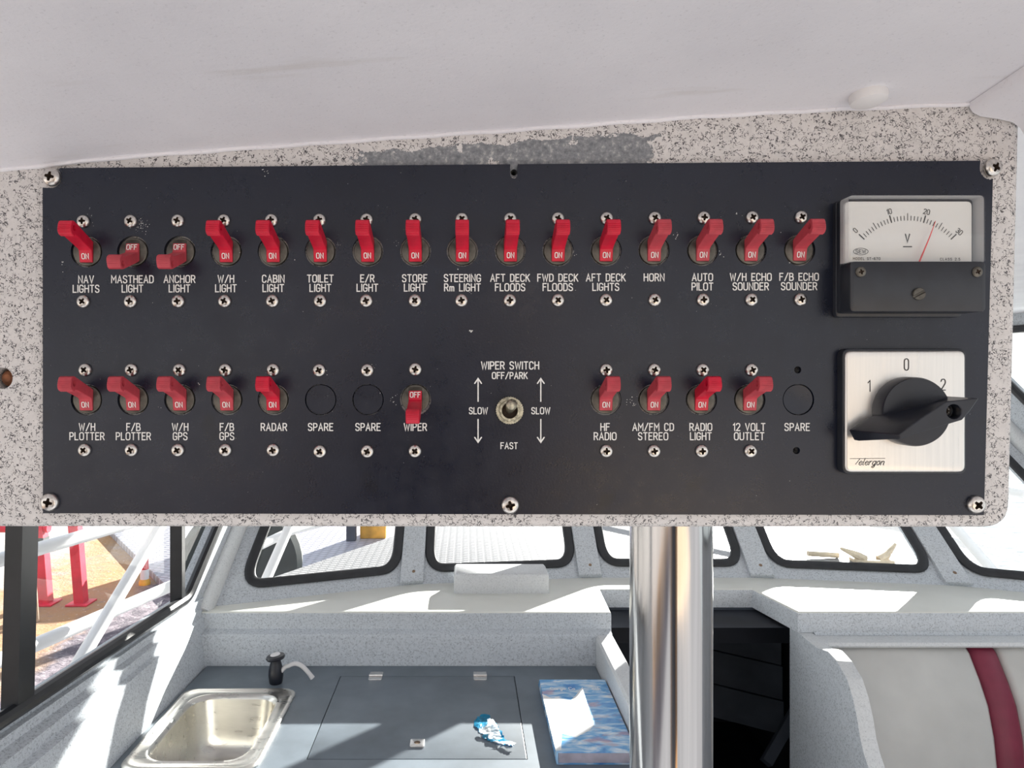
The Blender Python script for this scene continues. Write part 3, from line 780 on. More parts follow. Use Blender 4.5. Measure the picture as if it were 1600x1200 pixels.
bm = bmesh.new(); lathe(bm, [(17*SP, -.030), (14*SP, -.010), (11*SP, -.008), (6*SP, -.0065)], Fr(fc(hx_, hy_, 0)), 20)
obj('hole_core', bm, M['brown_wood'], cs, label='brown core in the open hole')
# white cap on the deckhead
def on_ceiling(px, py):
    lo, hi = .05, .3815
    for _ in range(40):
        Y = (lo+hi)/2; p = PY(px, py, Y)
        if p.z > ceil_z(p.x, Y): hi = Y
        else: lo = Y
    return PY(px, py, lo)
q = on_ceiling(1341, 160); q.y = min(q.y, .366)
q.z = ceil_z(q.x, q.y)
dn = Vector((CEB, -CSL, -1)).normalized(); ax = Vector((1, 0, CEB)).normalized(); ay = dn.cross(ax)
bm = bmesh.new(); lathe(bm, [(.0088, -.001), (.0092, .002), (.0086, .0042), (.006, .0056), (.002, .006)], Fr(q, ax, ay, dn), 32)
tag(obj('ceiling_button', bm, M['plastic_white']), 'round white plastic button cap on the ceiling above the voltmeter', 'button cap')

# ------------------------------------------------------------------ stroke lettering
G = {}
def rr_(w_): return [(0,.2),(0,.8),(.06,.94),(.17,1),(w_-.17,1),(w_-.06,.94),(w_,.8),(w_,.2),(w_-.06,.06),(w_-.17,0),(.17,0),(.06,.06),(0,.2)]
G['A']=(.56,[[(0,0),(.28,1),(.56,0)],[(.10,.33),(.46,.33)]])
G['B']=(.50,[[(0,.53),(0,0),(.32,0),(.44,.05),(.5,.15),(.5,.38),(.44,.48),(.32,.53),(0,.53),(0,1),(.28,1),(.4,.95),(.45,.86),(.45,.68),(.4,.58),(.30,.53)]])
G['C']=(.50,[[(.5,.8),(.44,.94),(.34,1),(.16,1),(.06,.94),(0,.8),(0,.2),(.06,.06),(.16,0),(.34,0),(.44,.06),(.5,.2)]])
G['D']=(.50,[[(0,0),(0,1),(.28,1),(.42,.93),(.5,.78),(.5,.22),(.42,.07),(.28,0),(0,0)]])
G['E']=(.44,[[(.44,1),(0,1),(0,0),(.44,0)],[(0,.53),(.36,.53)]])
G['F']=(.44,[[(.44,1),(0,1),(0,0)],[(0,.53),(.36,.53)]])
G['G']=(.50,[[(.5,.8),(.44,.94),(.34,1),(.16,1),(.06,.94),(0,.8),(0,.2),(.06,.06),(.16,0),(.34,0),(.44,.06),(.5,.2),(.5,.46),(.28,.46)]])
G['H']=(.52,[[(0,0),(0,1)],[(.52,0),(.52,1)],[(0,.53),(.52,.53)]])
G['I']=(.0,[[(0,0),(0,1)]])
G['K']=(.50,[[(0,0),(0,1)],[(.48,1),(0,.42)],[(.16,.60),(.5,0)]])
G['L']=(.42,[[(0,1),(0,0),(.42,0)]])
G['M']=(.62,[[(0,0),(0,1),(.31,.42),(.62,1),(.62,0)]])
G['N']=(.52,[[(0,0),(0,1),(.52,0),(.52,1)]])
G['O']=(.54,[rr_(.54)])
G['P']=(.48,[[(0,0),(0,1),(.3,1),(.42,.94),(.48,.83),(.48,.63),(.42,.52),(.3,.46),(0,.46)]])
G['R']=(.50,[[(0,0),(0,1),(.3,1),(.42,.94),(.48,.83),(.48,.65),(.42,.54),(.3,.48),(0,.48)],[(.26,.48),(.5,0)]])
G['S']=(.48,[[(.47,.82),(.42,.94),(.32,1),(.14,1),(.04,.94),(0,.83),(0,.70),(.05,.60),(.42,.42),(.48,.31),(.48,.17),(.43,.06),(.33,0),(.14,0),(.04,.06),(0,.18)]])
G['T']=(.50,[[(0,1),(.5,1)],[(.25,1),(.25,0)]])
G['U']=(.52,[[(0,1),(0,.2),(.06,.06),(.17,0),(.35,0),(.46,.06),(.52,.2),(.52,1)]])
G['V']=(.54,[[(0,1),(.27,0),(.54,1)]])
G['W']=(.74,[[(0,1),(.18,0),(.37,.85),(.56,0),(.74,1)]])
G['/']=(.46,[[(0,-.04),(.46,1.04)]])
G['0']=(.50,[rr_(.50)])
G['1']=(.18,[[(0,.78),(.18,1),(.18,0)]])
G['2']=(.48,[[(0,.80),(.05,.94),(.16,1),(.32,1),(.43,.94),(.48,.82),(.48,.68),(.43,.56),(0,0),(.48,0)]])
G['3']=(.46,[[(0,.85),(.1,.97),(.2,1),(.32,1),(.42,.92),(.44,.78),(.40,.62),(.28,.54),(.16,.54)],[(.28,.54),(.42,.46),(.46,.3),(.44,.14),(.34,.02),(.2,0),(.1,.03),(0,.15)]])
G['4']=(.48,[[(.36,0),(.36,1),(0,.30),(.48,.30)]])
G['5']=(.46,[[(.42,1),(.05,1),(.02,.55),(.14,.62),(.30,.62),(.42,.52),(.46,.34),(.44,.16),(.32,.02),(.16,0),(.06,.04),(0,.14)]])
G['6']=(.48,[[(.42,.92),(.3,1),(.18,1),(.06,.9),(0,.6),(0,.22),(.08,.05),(.2,0),(.3,0),(.42,.06),(.48,.22),(.48,.38),(.42,.53),(.3,.58),(.18,.58),(.06,.5),(0,.36)]])
G['7']=(.48,[[(0,1),(.48,1),(.16,0)]])
G['m']=(.56,[[(0,0),(0,.62)],[(0,.48),(.08,.6),(.18,.62),(.26,.56),(.28,.46),(.28,0)],[(.28,.48),(.36,.6),(.46,.62),(.54,.56),(.56,.46),(.56,0)]])
G['-']=(.36,[[(0,.48),(.36,.48)]])
G['.']=(.02,[[(0,0),(.02,.02)]])
G[' ']=(.32,[])
# slanted script lower case
G['a']=(.40,[[(.38,.50),(.26,.60),(.10,.56),(0,.34),(.02,.12),(.12,0),(.26,.06),(.38,.24)],[(.40,.60),(.38,.10),(.44,0)]])
G['e']=(.36,[[(0,.30),(.34,.34),(.34,.50),(.22,.60),(.10,.54),(0,.32),(.04,.10),(.16,0),(.30,.06),(.38,.14)]])
G['l']=(.10,[[(.06,1),(0,.14),(.04,.02),(.12,.02)]])
G['r']=(.28,[[(0,0),(.02,.58)],[(.02,.36),(.14,.56),(.28,.60)]])
G['g']=(.38,[[(.36,.50),(.24,.60),(.10,.56),(0,.34),(.04,.10),(.16,.02),(.28,.10),(.36,.26)],[(.38,.60),(.34,-.20),(.22,-.40),(.06,-.36),(.02,-.24),(.40,.06)]])
G['o']=(.38,[[(.16,.60),(.04,.48),(0,.28),(.06,.06),(.18,0),(.32,.10),(.38,.32),(.32,.52),(.16,.60),(.30,.62)]])
G['n']=(.38,[[(0,0),(.02,.58)],[(.02,.40),(.14,.56),(.26,.60),(.34,.50),(.34,.10),(.40,0)]])
G['k']=(.40,[[(0,0),(.02,1)],[(.36,.60),(.02,.26)],[(.14,.36),(.38,0)]])
def strokes(text, h, gap=.25, slant=0, wide=1):
    out = []; x = 0
    for ch in text:
        w_, pl = G[ch]
        for p in pl: out.append([((x+a*wide+slant*b)*h, b*h) for a, b in p])
        x += w_*wide+gap
    x -= gap
    return out, x*h
def ribbon(bm, pl, t, fr, n=8):
    "each stroke one mitred strip with round ends; later strokes lie a hair above earlier ones"
    for k, p in enumerate(pl):
        p = [q for i, q in enumerate(p) if i == 0 or math.hypot(q[0]-p[i-1][0], q[1]-p[i-1][1]) > 1e-9]
        closed = len(p) > 3 and math.hypot(p[0][0]-p[-1][0], p[0][1]-p[-1][1]) < 1e-9
        if closed: p = p[:-1]
        m = len(p); L, Rr = [], []
        for i in range(m):
            a = p[i-1] if (i or closed) else None; c = p[(i+1) % m] if (i < m-1 or closed) else None; b = p[i]
            d1 = Vector((b[0]-a[0], b[1]-a[1])).normalized() if a else None
            d2 = Vector((c[0]-b[0], c[1]-b[1])).normalized() if c else None
            d1 = d1 or d2; d2 = d2 or d1
            n1 = Vector((-d1.y, d1.x)); n2 = Vector((-d2.y, d2.x)); nn = n1+n2
            if nn.length < .3: nn = n1
            nn.normalize(); o_ = nn*(t/2/max(nn.dot(n1), .45)); h = .000012*k+.00001*i/m
            L.append(bm.verts.new(fr(b[0]+o_.x, b[1]+o_.y, h))); Rr.append(bm.verts.new(fr(b[0]-o_.x, b[1]-o_.y, h)))
        for i in range(m if closed else m-1):
            j = (i+1) % m
            bm.faces.new((L[i], Rr[i], Rr[j], L[j]))
        if not closed:
            for e_, (i, j) in enumerate(((0, 1), (m-1, m-2))):
                d = math.atan2(p[i][1]-p[j][1], p[i][0]-p[j][0]); h = .000012*k+.00001*i/m
                bm.faces.new([bm.verts.new(fr(p[i][0]+t/2*math.cos(d-math.pi/2+math.pi*q/n), p[i][1]+t/2*math.sin(d-math.pi/2+math.pi*q/n), h)) for q in range(n+1)])
def write(bm, text, px, py, hpx, tpx, Y, gap=.25, rot=0, slant=0, wide=1, maxw=None):
    "one line of text centred on the frame position (px, py), on the plane y = Y"
    s_ = Y/FPX; pl, wd = strokes(text, hpx*s_, gap, slant, wide)
    if maxw: 
        k = maxw*s_/wd; pl = [[(a*k, b) for a, b in p] for p in pl]; wd *= k
    o = PY(px, py, Y); c_, s2 = math.cos(R(rot)), math.sin(R(rot))
    fr = Fr(o, X1*c_+Z1*s2, Z1*c_-X1*s2, OUT)
    pl = [[(a-wd/2, b-hpx*s_/2) for a, b in p] for p in pl]
    ribbon(bm, pl, tpx*s_, fr)

# ------------------------------------------------------------------ black switch panel
row1 = [135,207.5,281,353.5,427,500.5,574.5,649,722.5,797.5,872,947,1022,1098,1173.5,1249.5]
leg1 = [('NAV','LIGHTS'),('MASTHEAD','LIGHT'),('ANCHOR','LIGHT'),('W/H','LIGHT'),('CABIN','LIGHT'),('TOILET','LIGHT'),('E/R','LIGHT'),('STORE','LIGHT'),('STEERING','Rm LIGHT'),('AFT DECK','FLOODS'),('FWD DECK','FLOODS'),('AFT DECK','LIGHTS'),('HORN',),('AUTO','PILOT'),('W/H ECHO','SOUNDER'),('F/B ECHO','SOUNDER')]
tx1 = [134.5,207,280.5,353,427,500.5,574,648,722.5,797,871.5,946.5,1022,1097.5,1173,1248.5]
row2 = [135,208,281,354.5,427,501,575,649,946.5,1021.5,1096,1171.5,1247.5]
leg2 = [('W/H','PLOTTER'),('F/B','PLOTTER'),('W/H','GPS'),('F/B','GPS'),('RADAR',),('SPARE',),('SPARE',),('WIPER',),('HF','RADIO'),('AM/FM CD','STEREO'),('RADIO','LIGHT'),('12 VOLT','OUTLET'),('SPARE',)]
tx2 = [136,208.5,281.5,354.5,428,501,575,649,945.5,1020.5,1095,1170.5,1245.5]
def y1(x): return 393.2-(x-135)/1115*2.6
HR = 24.6*SP
def pp2(px, py): p = PY(px, py, PD); return (p.x, p.z-EZ)
outl = [pp2(67,802), pp2(1537.5,805)]
# right edge up to the notch, then the notch, the top edge, the open slot, and the left notch
outl += [pp2(1551.5,279)]+[pp2(1549+18*math.cos(R(a)), 263-18*math.sin(R(a))) for a in range(-80, -200, -15)]+[pp2(1532,251)]
outl += [pp2(809,256.5), pp2(808.5,268)]+[pp2(803+5.6*math.cos(R(a)), 273+6*math.sin(R(a))) for a in range(0, 181, 20)]+[pp2(797,262), pp2(797.5,256.6)]
outl += [pp2(93,262.5)]+[pp2(79+17*math.cos(R(a)), 277-17*math.sin(R(a))) for a in range(40, -110, -15)]+[pp2(66.5,293)]
holes = [circ(*pp2(x, y1(x)), HR, 28) for x in row1]+[circ(*pp2(x, 624.5), HR, 28) for x in row2]
small = [(1246.5,578),(1244.5,704)]
holes += [circ(*pp2(x, y), 5.6*SP, 14) for x, y in small]
bm = bmesh.new(); plate(bm, outl, holes, fc, CW, 0)
pn = obj('switch_panel', bm, M['panel'], None, 30)
tag(pn, 'long black panel full of red switches with white engraved labels', 'switch panel')
TY = PD-.00012
def letter(lines, name='lettering', mat='ink', parent=None):
    bm = bmesh.new()
    for a in lines: write(bm, *a)
    return obj(name, bm, M[mat], parent or pn, 0, recalc=False)
for x, tx, lg in zip(row1, tx1, leg1):
    yy = 436.6-(x-135)/1115*4
    letter([(t_, tx, yy+14.6*k, 11.0, 1.75, TY) for k, t_ in enumerate(lg)])
for x, tx, lg in zip(row2, tx2, leg2):
    letter([(t_, tx, 667.2+14.4*k, 11.0, 1.7, TY) for k, t_ in enumerate(lg)])
letter([('WIPER SWITCH', 797, 571, 11.2, 1.8, TY), ('OFF/PARK', 796.5, 586.8, 9.6, 1.7, TY), ('FAST', 795.5, 696.5, 9.4, 1.5, TY), ('SLOW', 747.5, 641.8, 9.6, 1.6, TY), ('SLOW', 845, 641.8, 9.6, 1.6, TY)])
for ax_ in (747, 845):
    for ya, yb in ((627, 591.5), (655.5, 691)):
        bm = bmesh.new(); s_ = 1 if yb < ya else -1
        fr = Fr((0, TY, EZ)); k_ = TY/FPX
        P = lambda a, b: ((a-CX)*k_, -(b-CY)*k_)
        ribbon(bm, [[P(ax_, ya), P(ax_, yb)], [P(ax_-5.2, yb+7.5*s_), P(ax_, yb), P(ax_+5.2, yb+7.5*s_)]], 2.0*SP, fr)
        obj('arrow', bm, M['ink'], pn, 0, recalc=False)
# salt and scratch marks on the panel
bm = bmesh.new(); fr = Fr((0, TY, EZ)); k_ = TY/FPX
def fleck_at(px, py, r):
    n = random.randint(5, 8)
    bm.faces.new([bm.verts.new(fr((px-CX)*k_+r*SP*random.uniform(.4,1.2)*math.cos(2*math.pi*i/n), -(py-CY)*k_+r*SP*random.uniform(.3,1)*math.sin(2*math.pi*i/n))) for i in range(n)])
for cx_, cy2, sp_, n_, rr2 in ((218,352,8,26,.55),(222,350,4,16,.8),(140,338,6,10,.6),(98,411,2,4,1.0),(98,424,1,2,.8),(736,517,1.2,7,1.3),(413,267,4,9,1.0),(1056,366,3,8,.8),(1127,396,3,6,.8),(1151,333,1,2,1.1),(1234,411,.5,2,.9),(985,628,6,16,.8),(615,626,4,9,.7),(510,578,3,6,.7),(585,572,3,6,.6),(460,406,.6,2,.9),(898,395,2,4,.8),(620,381,3,5,.5),(530,381,3,5,.5),(715,420,.6,2,.9),(594,614,.5,1,.9),(312,599,2,3,.8),(250,636,2,2,.6),(980,415,3,4,.4),(1220,362,.5,1,.9),(735,458,2,2,.5)):
    for _ in range(n_): fleck_at(random.gauss(cx_, sp_), random.gauss(cy2, sp_), rr2*random.uniform(.5, 1.2))
for _ in range(110): fleck_at(random.uniform(75, 1530), random.uniform(265, 798), random.uniform(.2, .5))
obj('salt_marks', bm, M['ink'], pn, 0, label='pale salt specks', recalc=False)['kind'] = 'stuff'

# screw: pan head with a real cross recess
def screw_mesh(name, rad, hgt):
    bmA = bmesh.new(); fr = Fr((0,0,0))
    lathe(bmA, [(rad*.96, 0), (rad, hgt*.15), (rad*.98, hgt*.45), (rad*.88, hgt*.74), (rad*.68, hgt*.93), (rad*.4, hgt), (rad*.1, hgt*1.02)], fr, 28)
    bmB = bmesh.new(); a, b = rad*.56, rad*.135
    cross = [(a,-b),(a,b),(b*1.5,b*1.5),(b,a),(-b,a),(-b*1.5,b*1.5),(-a,b),(-a,-b),(-b*1.5,-b*1.5),(-b,-a),(b,-a),(b*1.5,-b*1.5)]
    r0 = [bmB.verts.new(fr(x*.45, y*.45, hgt*.2)) for x, y in cross]; r1 = [bmB.verts.new(fr(x*1.1, y*1.1, hgt*1.25)) for x, y in cross]
    bridge(bmB, r0, r1); bmB.faces.new(r0); bmB.faces.new(r1)
    return boolean(name, bmA, bmB, [M['steel'], M['recess']])
scr = screw_mesh('screw_small', 10.2*SP, .0022)
scr_dark = scr.copy(); scr_dark.materials[0] = M['bush']
scr_big = screw_mesh('screw_large', 14.2*SP, .0032)
def put_screw(me, loc, parent, local=True):
    o = bpy.data.objects.new('screw', me); C.objects.link(o)
    if parent is not None: o.parent = parent; o.location = Vector(loc)-ORG[parent.name]
    else: o.location = loc
    o.rotation_euler = (0, random.uniform(0, 6.28), 0); ORG[o.name] = Vector(loc); return o
for x, y in ((82,277.5),(79.5,784),(1523,788),(797,788.5)):
    put_screw(scr_big, PY(x, y, PD), pn)
o = put_screw(scr_big, PY(1548.5, 262.5, PD+.0016), pn)
o.rotation_euler = (R(6), .4, R(14))

# switches
def lever_profile():
    pf = [(-5.6,-2.2),(-5.9,-.6),(-5.6,.5),(-3,.8),(.4,1.5),(1.2,2.6),(3.0,8.0),(4.2,11.8),(5.3,15.2),(5.7,16.6)]
    a, b = Vector((4.9,17.7)), Vector((11.3,20.4))
    n = 9
    for i in range(n):
        u0, u1 = i/n, (i+.55)/n; bul = lambda u: Vector((-1.0, 1.5))*(math.sin(math.pi*min(1, u*1.0))**.8)*1.35
        p0, p1 = a.lerp(b, u0)+bul(u0), a.lerp(b, u1)+bul(u1)
        nn = Vector((-.5, .86))
        pf += [tuple(p0-nn*.16), tuple(p0+(p1-p0)*.25+nn*.12), tuple(p1+nn*.12)]
    pf += [(12.2,20.0),(12.75,18.8),(12.6,17.2),(11.2,13.5),(9.0,8.0),(6.6,2.0),(5.6,0),(5.4,-2.2)]
    return [(v*.001, w_*.001) for v, w_ in pf]
LP = lever_profile()
def build_switch(on, red):
    bm = bmesh.new(); s_ = 1 if on else -1
    pf = [(v*s_ if on else max(v*.94, -.0042-.0001*(i == 1))*s_, w_) for i, (v, w_) in enumerate(LP)]
    fl = Fr((-.00345, 0, 0), Z1, OUT, X1)
    plate(bm, pf, [circ(.0091*s_, .0178, .0016, 16)], fl, 0, .0069, .0003, 1, True, .0003)
    lev = mesh_of('lever', bm, red, 32)
    bm = bmesh.new()
    f0, f1 = Vector((0, -.0005, (-.0056 if on else -.0046)*s_)), Vector((0, -.0015, .0004*s_))
    mid = (f0+f1)/2; up = (f1-f0).normalized()*s_; nrm = Vector((0, up.z*-1, up.y)); 
    if nrm.y > 0: nrm = -nrm
    txt = 'ON' if on else 'OFF'; h = .0027
    pl, wd = strokes(txt, h, .26)
    pl = [[(a-wd/2, b-h/2) for a, b in p] for p in pl]
    ribbon(bm, pl, .00046, Fr(mid+nrm*.00026, X1, up, nrm))
    mk = mesh_of('marking', bm, M['ink'], 0, False)
    return lev, mk
bm = bmesh.new()
slot = [(-.0037,-.0063),(.0037,-.0063),(.0037,.0063),(-.0037,.0063)]
plate(bm, circ(0, 0, 22.3*SP, 32), [slot], Fr((0,0,0)), -.010, -.0002, .0007, 3)
body_me = mesh_of('bushing', bm, M['bush'], 30)
bm = bmesh.new(); plate(bm, slot, [], Fr((0,0,0)), -.0095, -.0062); cav_me = mesh_of('cavity', bm, M['slot'], 0)
protos = {}
def switch(px, py, on, faded, label, s_top, s_bot):
    loc = PY(px, py, PD)
    key = (on, faded)
    grp = 'red switches on the black panel'
    if key not in protos:
        t_ = thing('toggle_switch', label, 'switch', loc, grp)
        lev, mk = build_switch(on, M['red_faded'] if faded else M['red'])
        for nm, me in (('bushing', body_me), ('cavity', cav_me), ('lever', lev)):
            o = bpy.data.objects.new(nm, me); C.objects.link(o); o.parent = t_
            if nm == 'lever':
                k = bpy.data.objects.new('marking', mk); C.objects.link(k); k.parent = o; k['label'] = 'white %s mark' % ('ON' if on else 'OFF')
        for y_ in (s_top, s_bot):
            put_screw(scr, PY(y_[0], y_[1], PD), t_)
        protos[key] = t_
    else:
        t_ = dup(protos[key], loc, label, grp)
        ss = [c for c in t_.children if c.name.startswith('screw')]
        for c, y_ in zip(ss, (s_top, s_bot)):
            c.location = PY(y_[0], y_[1], PD)-loc; c.rotation_euler = (0, random.uniform(0, 6.28), 0)
    return t_
nm1 = ['NAV LIGHTS','MASTHEAD LIGHT','ANCHOR LIGHT','W/H LIGHT','CABIN LIGHT','TOILET LIGHT','E/R LIGHT','STORE LIGHT','STEERING Rm LIGHT','AFT DECK FLOODS','FWD DECK FLOODS','AFT DECK LIGHTS','HORN','AUTO PILOT','W/H ECHO SOUNDER','F/B ECHO SOUNDER']
for i, (x, n_) in enumerate(zip(row1, nm1)):
    on = i not in (1, 2); faded = i >= 12 or i in (1, 2)
    sx0 = [131,205,278.5,350.5,424.5,499.5,573,649,721.5,797,871.5,947.5,1022.5,1099,1174.5,1251][i]
    sx1 = [131,204.5,279,351.5,426,500.5,572.5,648.5,721,796.5,871.5,946.5,1022.5,1098,1173.5,1250][i]
    k = (x-135)/1115
    switch(x, y1(x), on, faded, ('red switch lever flipped %s over the %s label' % ('up to ON' if on else 'down to OFF', n_)), (sx0, 346.3-k*6.5), (sx1, 471.3-k*3))
sc2t = [134,206,281,352.5,427,499,574,649,947,1022,1097.5,1174]; sc2b = [133,206,278.5,352.5,427,500,574,648.5,947,1021.5,1096,1172]
nm2 = ['W/H PLOTTER','F/B PLOTTER','W/H GPS','F/B GPS','RADAR',None,None,'WIPER','HF RADIO','AM/FM CD STEREO','RADIO LIGHT','12 VOLT OUTLET',None]
for i, (x, n_) in enumerate(zip(row2, nm2)):
    if n_:
        on = i != 7; faded = i in (0, 1, 2, 3, 8, 9, 11)
        switch(x, 624.5-1.5*(i == 7), on, faded, 'red switch lever flipped %s over the %s label' % ('up to ON' if on else 'down to OFF', n_), (sc2t[i], 578-(i == 7)), (sc2b[i], 703+(i > 4)*1.5))
    else:
        loc = PY(x, 624.5, PD)
        lab = {5: 'flush black blanking disc at the SPARE label next to RADAR', 6: 'flush black blanking disc at the SPARE label next to WIPER', 12: 'flush black blanking disc at the screwless SPARE label by the rotary switch'}[i]
        t_ = thing('blanking_disc', lab, 'blanking disc', loc, 'blanked switch holes')
        bm = bmesh.new(); lathe(bm, [(23.6*SP, -.004), (23.6*SP, -.0009), (22.9*SP, -.0005), (8*SP, -.0006 if i < 12 else -.0009)], Fr(loc), 32); obj('disc', bm, M['panel'], t_)
        if i < 12:
            for y_ in ((sc2t[i], 578.5), (sc2b[i], 705)): put_screw(scr, PY(*y_, PD), t_)

# wiper toggle
loc = PY(796, 641, PD)
tg = thing('wiper_toggle', 'tarnished metal bat toggle in the middle of the WIPER SWITCH legend', 'toggle switch', loc)
bm = bmesh.new(); kn = []
for i in range(72): kn.append((22*SP*(1 if i % 2 else .955)*math.cos(2*math.pi*i/72), 22*SP*(1 if i % 2 else .955)*math.sin(2*math.pi*i/72)))
plate(bm, kn, [circ(0, 0, 16.5*SP, 36)], Fr(loc), 0, .0022, .0004, 2); obj('knurled_nut', bm, M['brass'], tg)
bm = bmesh.new(); plate(bm, circ(0, 0, 16.3*SP, 36), [circ(0, 0, 12.5*SP, 28)], Fr(loc), 0, .0034, .0005, 2); obj('collar', bm, M['brass'], tg)
bm = bmesh.new(); lathe(bm, [(12.6*SP, .0002), (6*SP, .0006)], Fr(loc), 24); obj('well', bm, M['recess'], tg)
bm = bmesh.new(); d0 = loc+OUT*.0005; d1 = loc+Vector((.0006, -.013, .0042)); pts = []; rs_ = []
for i in range(12):
    u = i/11; pts.append(d0.lerp(d1, u)); rs_.append((5.6+3.2*min(1, u*1.25))*SP if u < .86 else 8.8*SP*math.sqrt(max(.02, 1-((u-.86)/.14)**2)))
tube(bm, pts, rs_, 20); obj('bat_lever', bm, M['brass'], tg, 60)

# ------------------------------------------------------------------ voltmeter
def un(px, py, w_):            # frame position of a feature standing w_ proud -> panel coordinates
    p = PY(px, py, PD-w_); return (p.x, p.z-EZ)
vm = thing('voltmeter', 'square black and white voltmeter at the top right of the panel', 'voltmeter', PY(1425, 492, PD))
WF, WB, WDL = .016, .0065, .0086
L0, B0 = un(1328, 487, WF); R0, T0 = un(1540, 304.5, WF); SPL = un(0, 408.5, WF)[1]
bm = bmesh.new(); plate(bm, rrect(L0-.0005, B0-.0018, R0-.003, T0, .002, 3), [], fc, 0, .003, .0006, 2); plate(bm, rrect(L0, B0, R0, T0, .002, 3), [], fc, .003, WB, .0005, 2)
obj('base', bm, M['black_plastic'], vm)
bm = bmesh.new(); plate(bm, rrect(L0, B0, R0, SPL, .0022, 3), [], fc, WB, WF+.0002, .0006, 2); obj('cover', bm, M['black_plastic'], vm, label='black lower cover')
dl, dt = un(1318, 315, WDL); dr = un(1518, 0, WDL)[0]
bm = bmesh.new(); plate(bm, rpoly([(L0+.0015, SPL-.001), (dr, SPL-.001), (dr, dt), (L0+.0015, dt)], [0, 0, .0025, .0025], 4), [], fc, WB-.0002, WDL); dial = obj('dial', bm, M['dial'], vm, label='cream dial')
# clear cover: front pane and side walls
bm = bmesh.new(); plate(bm, rpoly([(L0, SPL), (R0, SPL), (R0, T0), (L0, T0)], [0, 0, .0022, .0022], 4), [], fc, WF-.0012, WF, .0004, 2); obj('lens', bm, M['lens'], vm, label='clear front of the meter')
bm = bmesh.new(); o_ = rpoly([(L0, SPL), (R0, SPL), (R0, T0), (L0, T0)], [0, 0, .0022, .0022], 4); i_ = rpoly([(L0+.0013, SPL), (R0-.0013, SPL), (R0-.0013, T0-.0013), (L0+.0013, T0-.0013)], [0, 0, .0015, .0015], 4)
plate(bm, o_, [], fc, WB, WF-.0012, back=False)
for f in list(bm.faces):
    if abs(f.normal.y) > .9 and len(f.verts) == 3: bm.faces.remove(f)
obj('lens_wall', bm, M['lens_side'], vm, label='clear side walls')
YD = PD-WDL-.00012
bm = bmesh.new(); fr = Fr((0, YD, EZ)); k_ = YD/FPX; P = lambda a, b: ((a-CX)*k_, -(b-CY)*k_)
ccx, ccy, ri = 1418.2, 437.0, 93.0
for i in range(31):
    a = R(-47+94*i/30); major = i % 10 == 0; mid_ = i % 5 == 0
    r1 = ri+(10.5 if mid_ else 6.5); pl = [[P(ccx+r_*math.sin(a), ccy-r_*math.cos(a)) for r_ in (ri, r1)]]
    ribbon(bm, pl, (1.9 if major else 1.1)*SP, fr, 4)
for t_, px, py, rt in (('0',1336.5,360,44),('10',1389.5,330.5,12),('20',1448,331,-12),('30',1499,362,-40)): write(bm, t_, px, py, 7.6, 1.1, YD, .22, rt)
write(bm, 'V', 1418, 372, 12, 1.9, YD); write(bm, '-', 1418, 385, 22, 1.9, YD, wide=1.6)
ribbon(bm, [[P(1345+11.5*math.cos(R(a)), 393+5.2*math.sin(R(a))) for a in range(0, 361, 15)]], .8*SP, fr, 4)
write(bm, 'SEW', 1345, 393, 5.6, .9, YD, .3, wide=1.3); write(bm, 'MODEL ST-670', 1354, 404.2, 3.6, .75, YD, .42, wide=1.25); write(bm, 'CLASS 2.5', 1484.5, 405, 3.8, .7, YD, .45, wide=1.2)
obj('dial_print', bm, M['black_ink'], dial, 0, recalc=False)
bm = bmesh.new(); YN = PD-.0112
tube(bm, [PY(1436, 410, YN), PY(1452, 372, YN), PY(1462, 345, YN)], [.00042, .0003, .00012], 8); obj('needle', bm, M['needle'], vm, label='red needle')
for x in (1344.5, 1526.5):
    p = PY(x, 425, PD-WF-.0002); o = put_screw(scr_dark, p, vm); o.scale = (.78, .45, .78)
p = PY(1435, 459.5, PD-WF-.0002); bm = bmesh.new()
for s_ in (1, -1):
    a0 = 28 if s_ > 0 else 208
    plate(bm, arc(0, 0, 9.3*SP, a0+9, a0+171, 14), [], Fr(p), 0, .0013, .0003, 1)
lathe(bm, [(9.3*SP, 0), (9.3*SP, .0003)], Fr(p), 24); obj('zero_screw', bm, M['bush'], vm, label='black slotted screw')

# ------------------------------------------------------------------ rotary switch
rs1 = thing('rotary_switch', 'large black handled rotary switch on a brushed steel plate', 'rotary switch', PY(1415, 735, PD))
WP = .006
a0 = un(1321, 738, WP); a1 = un(1509, 548, WP)
bm = bmesh.new(); plate(bm, rrect(a0[0]-.0012, a0[1]-.0012, a1[0]+.0010, a1[1]+.0012, .0042, 5), [], fc, 0, WP-.0008, .0008, 2); obj('base', bm, M['black_plastic'], rs1)
bm = bmesh.new(); plate(bm, rrect(a0[0], a0[1], a1[0], a1[1], .0036, 5), [], fc, .001, WP, .0012, 3); fp = obj('face_plate', bm, M['plate'], rs1, label='brushed steel face plate')
bm = bmesh.new(); YP = PD-WP-.00015
write(bm, '0', 1416.5, 569.5, 17.5, 1.5, YP, wide=.75); write(bm, '1', 1358, 603, 17, 1.4, YP); write(bm, '2', 1474, 601, 17, 1.4, YP, wide=.8)
fr = Fr((0, YP, EZ)); k_ = YP/FPX; P = lambda a, b: ((a-CX)*k_, -(b-CY)*k_)
ribbon(bm, [[P(1328.5, 716.8), P(1383, 716.2)], [P(1344, 716.6), P(1337, 725.5)]], .7*SP, fr, 4)
write(bm, 'elergon', 1361, 721.5, 10.5, .9, YP, .14, slant=.28, maxw=39)
obj('plate_print', bm, M['black_ink'], fp, 0, recalc=False)
kx, ky = 728+(1415-728)*(PD-WP)/PD, 641.0
kc = PY(kx, ky, PD)
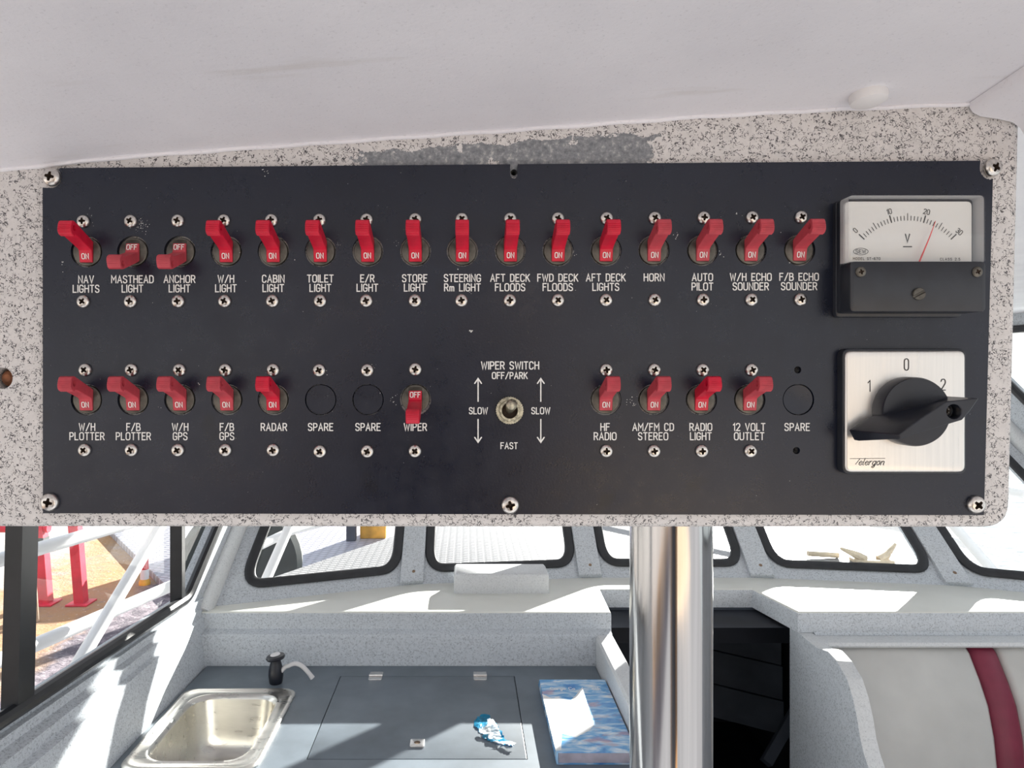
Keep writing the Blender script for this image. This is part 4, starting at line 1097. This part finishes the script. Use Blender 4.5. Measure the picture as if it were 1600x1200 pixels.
bm = bmesh.new(); lathe(bm, [(52*SP, WP), (52.5*SP, WP+.001), (52*SP, .0142), (50.5*SP, .0155), (30*SP, .0157), (10*SP, .0157)], Fr(kc), 64); obj('knob', bm, M['black_gloss'], rs1)
WH, WL = .033, .0105
def hp(px, py, w_): a, b = un(px, py, w_); return Vector((a, PD-w_, b+EZ))
front = [hp(*c, WH) for c in ((1403,679),(1440,652),(1478,627),(1529,622),(1516,641),(1503,656),(1450,672),(1405,686))]
low = [hp(*c, WL+.004) for c in ((1333,673),(1362,653),(1438,633),(1484,619),(1488,630),(1474,650),(1420,676),(1341,689))]
midl = []
for i, (a, b) in enumerate(zip(low, front)):
    p = a.lerp(b, .60)
    if i == 0: p = a.lerp(b, .28)
    if i == 7: p = a.lerp(b, .25)
    midl.append(p)
m2 = [a.lerp(b, .0) for a, b in zip(low, front)]
c_ = sum(front, Vector())/8
fr_in = [c_+(p-c_)*.985+OUT*.0004 for p in front]
bmA = bmesh.new(); loft(bmA, [[p+Vector((0,.0040,0)) for p in low], low, front, fr_in])
bmesh.ops.recalc_face_normals(bmA, faces=bmA.faces)
bmB = bmesh.new(); hc = hp(1490, 643, WH); lathe(bmB, [(10.5*SP, -.006), (10.5*SP, .004)], Fr(hc), 24)
hm = boolean('handle', bmA, bmB, [M['black_gloss'], M['black_gloss']])
org = ORG[rs1.name]; hm.transform(Matrix.Translation(-org))
ho = bpy.data.objects.new('handle', hm); C.objects.link(ho); ho.parent = rs1; ORG[ho.name] = org
bv = ho.modifiers.new('edge', 'BEVEL'); bv.width = .0004; bv.segments = 2; bv.limit_method = 'ANGLE'; bv.angle_limit = R(30)
o = bpy.data.objects.new('handle_screw', scr); C.objects.link(o); o.parent = ho; o.location = hc-OUT*.0059-org; o.scale = (.72, .6, .72); o['label'] = 'screw sunk in the handle'
# lettering on the book cover
bm = bmesh.new()
def wz(bm, text, x0, y0, h, t):
    pl, wd = strokes(text, h, .18); ribbon(bm, pl, t, Fr((x0, y0, EZ+BZ+.0009), (1,0,0), (0,1,0), (0,0,1)), 6)
wz(bm, 'Cargo Co', .200, 1.672, .013, .0018); wz(bm, 'ook', .298, 1.672, .013, .0018)
obj('cover_lettering', bm, M['white_film'], bk, 0, recalc=False)
bm = bmesh.new()  # flat white patch laid over the book cover
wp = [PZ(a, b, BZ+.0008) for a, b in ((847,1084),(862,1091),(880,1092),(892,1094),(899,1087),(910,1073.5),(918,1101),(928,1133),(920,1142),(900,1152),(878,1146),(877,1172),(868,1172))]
bm.faces.new([bm.verts.new(p) for p in wp]); obj('cover_white_patch', bm, M['white_film'], bk, 0, label='flat white area')
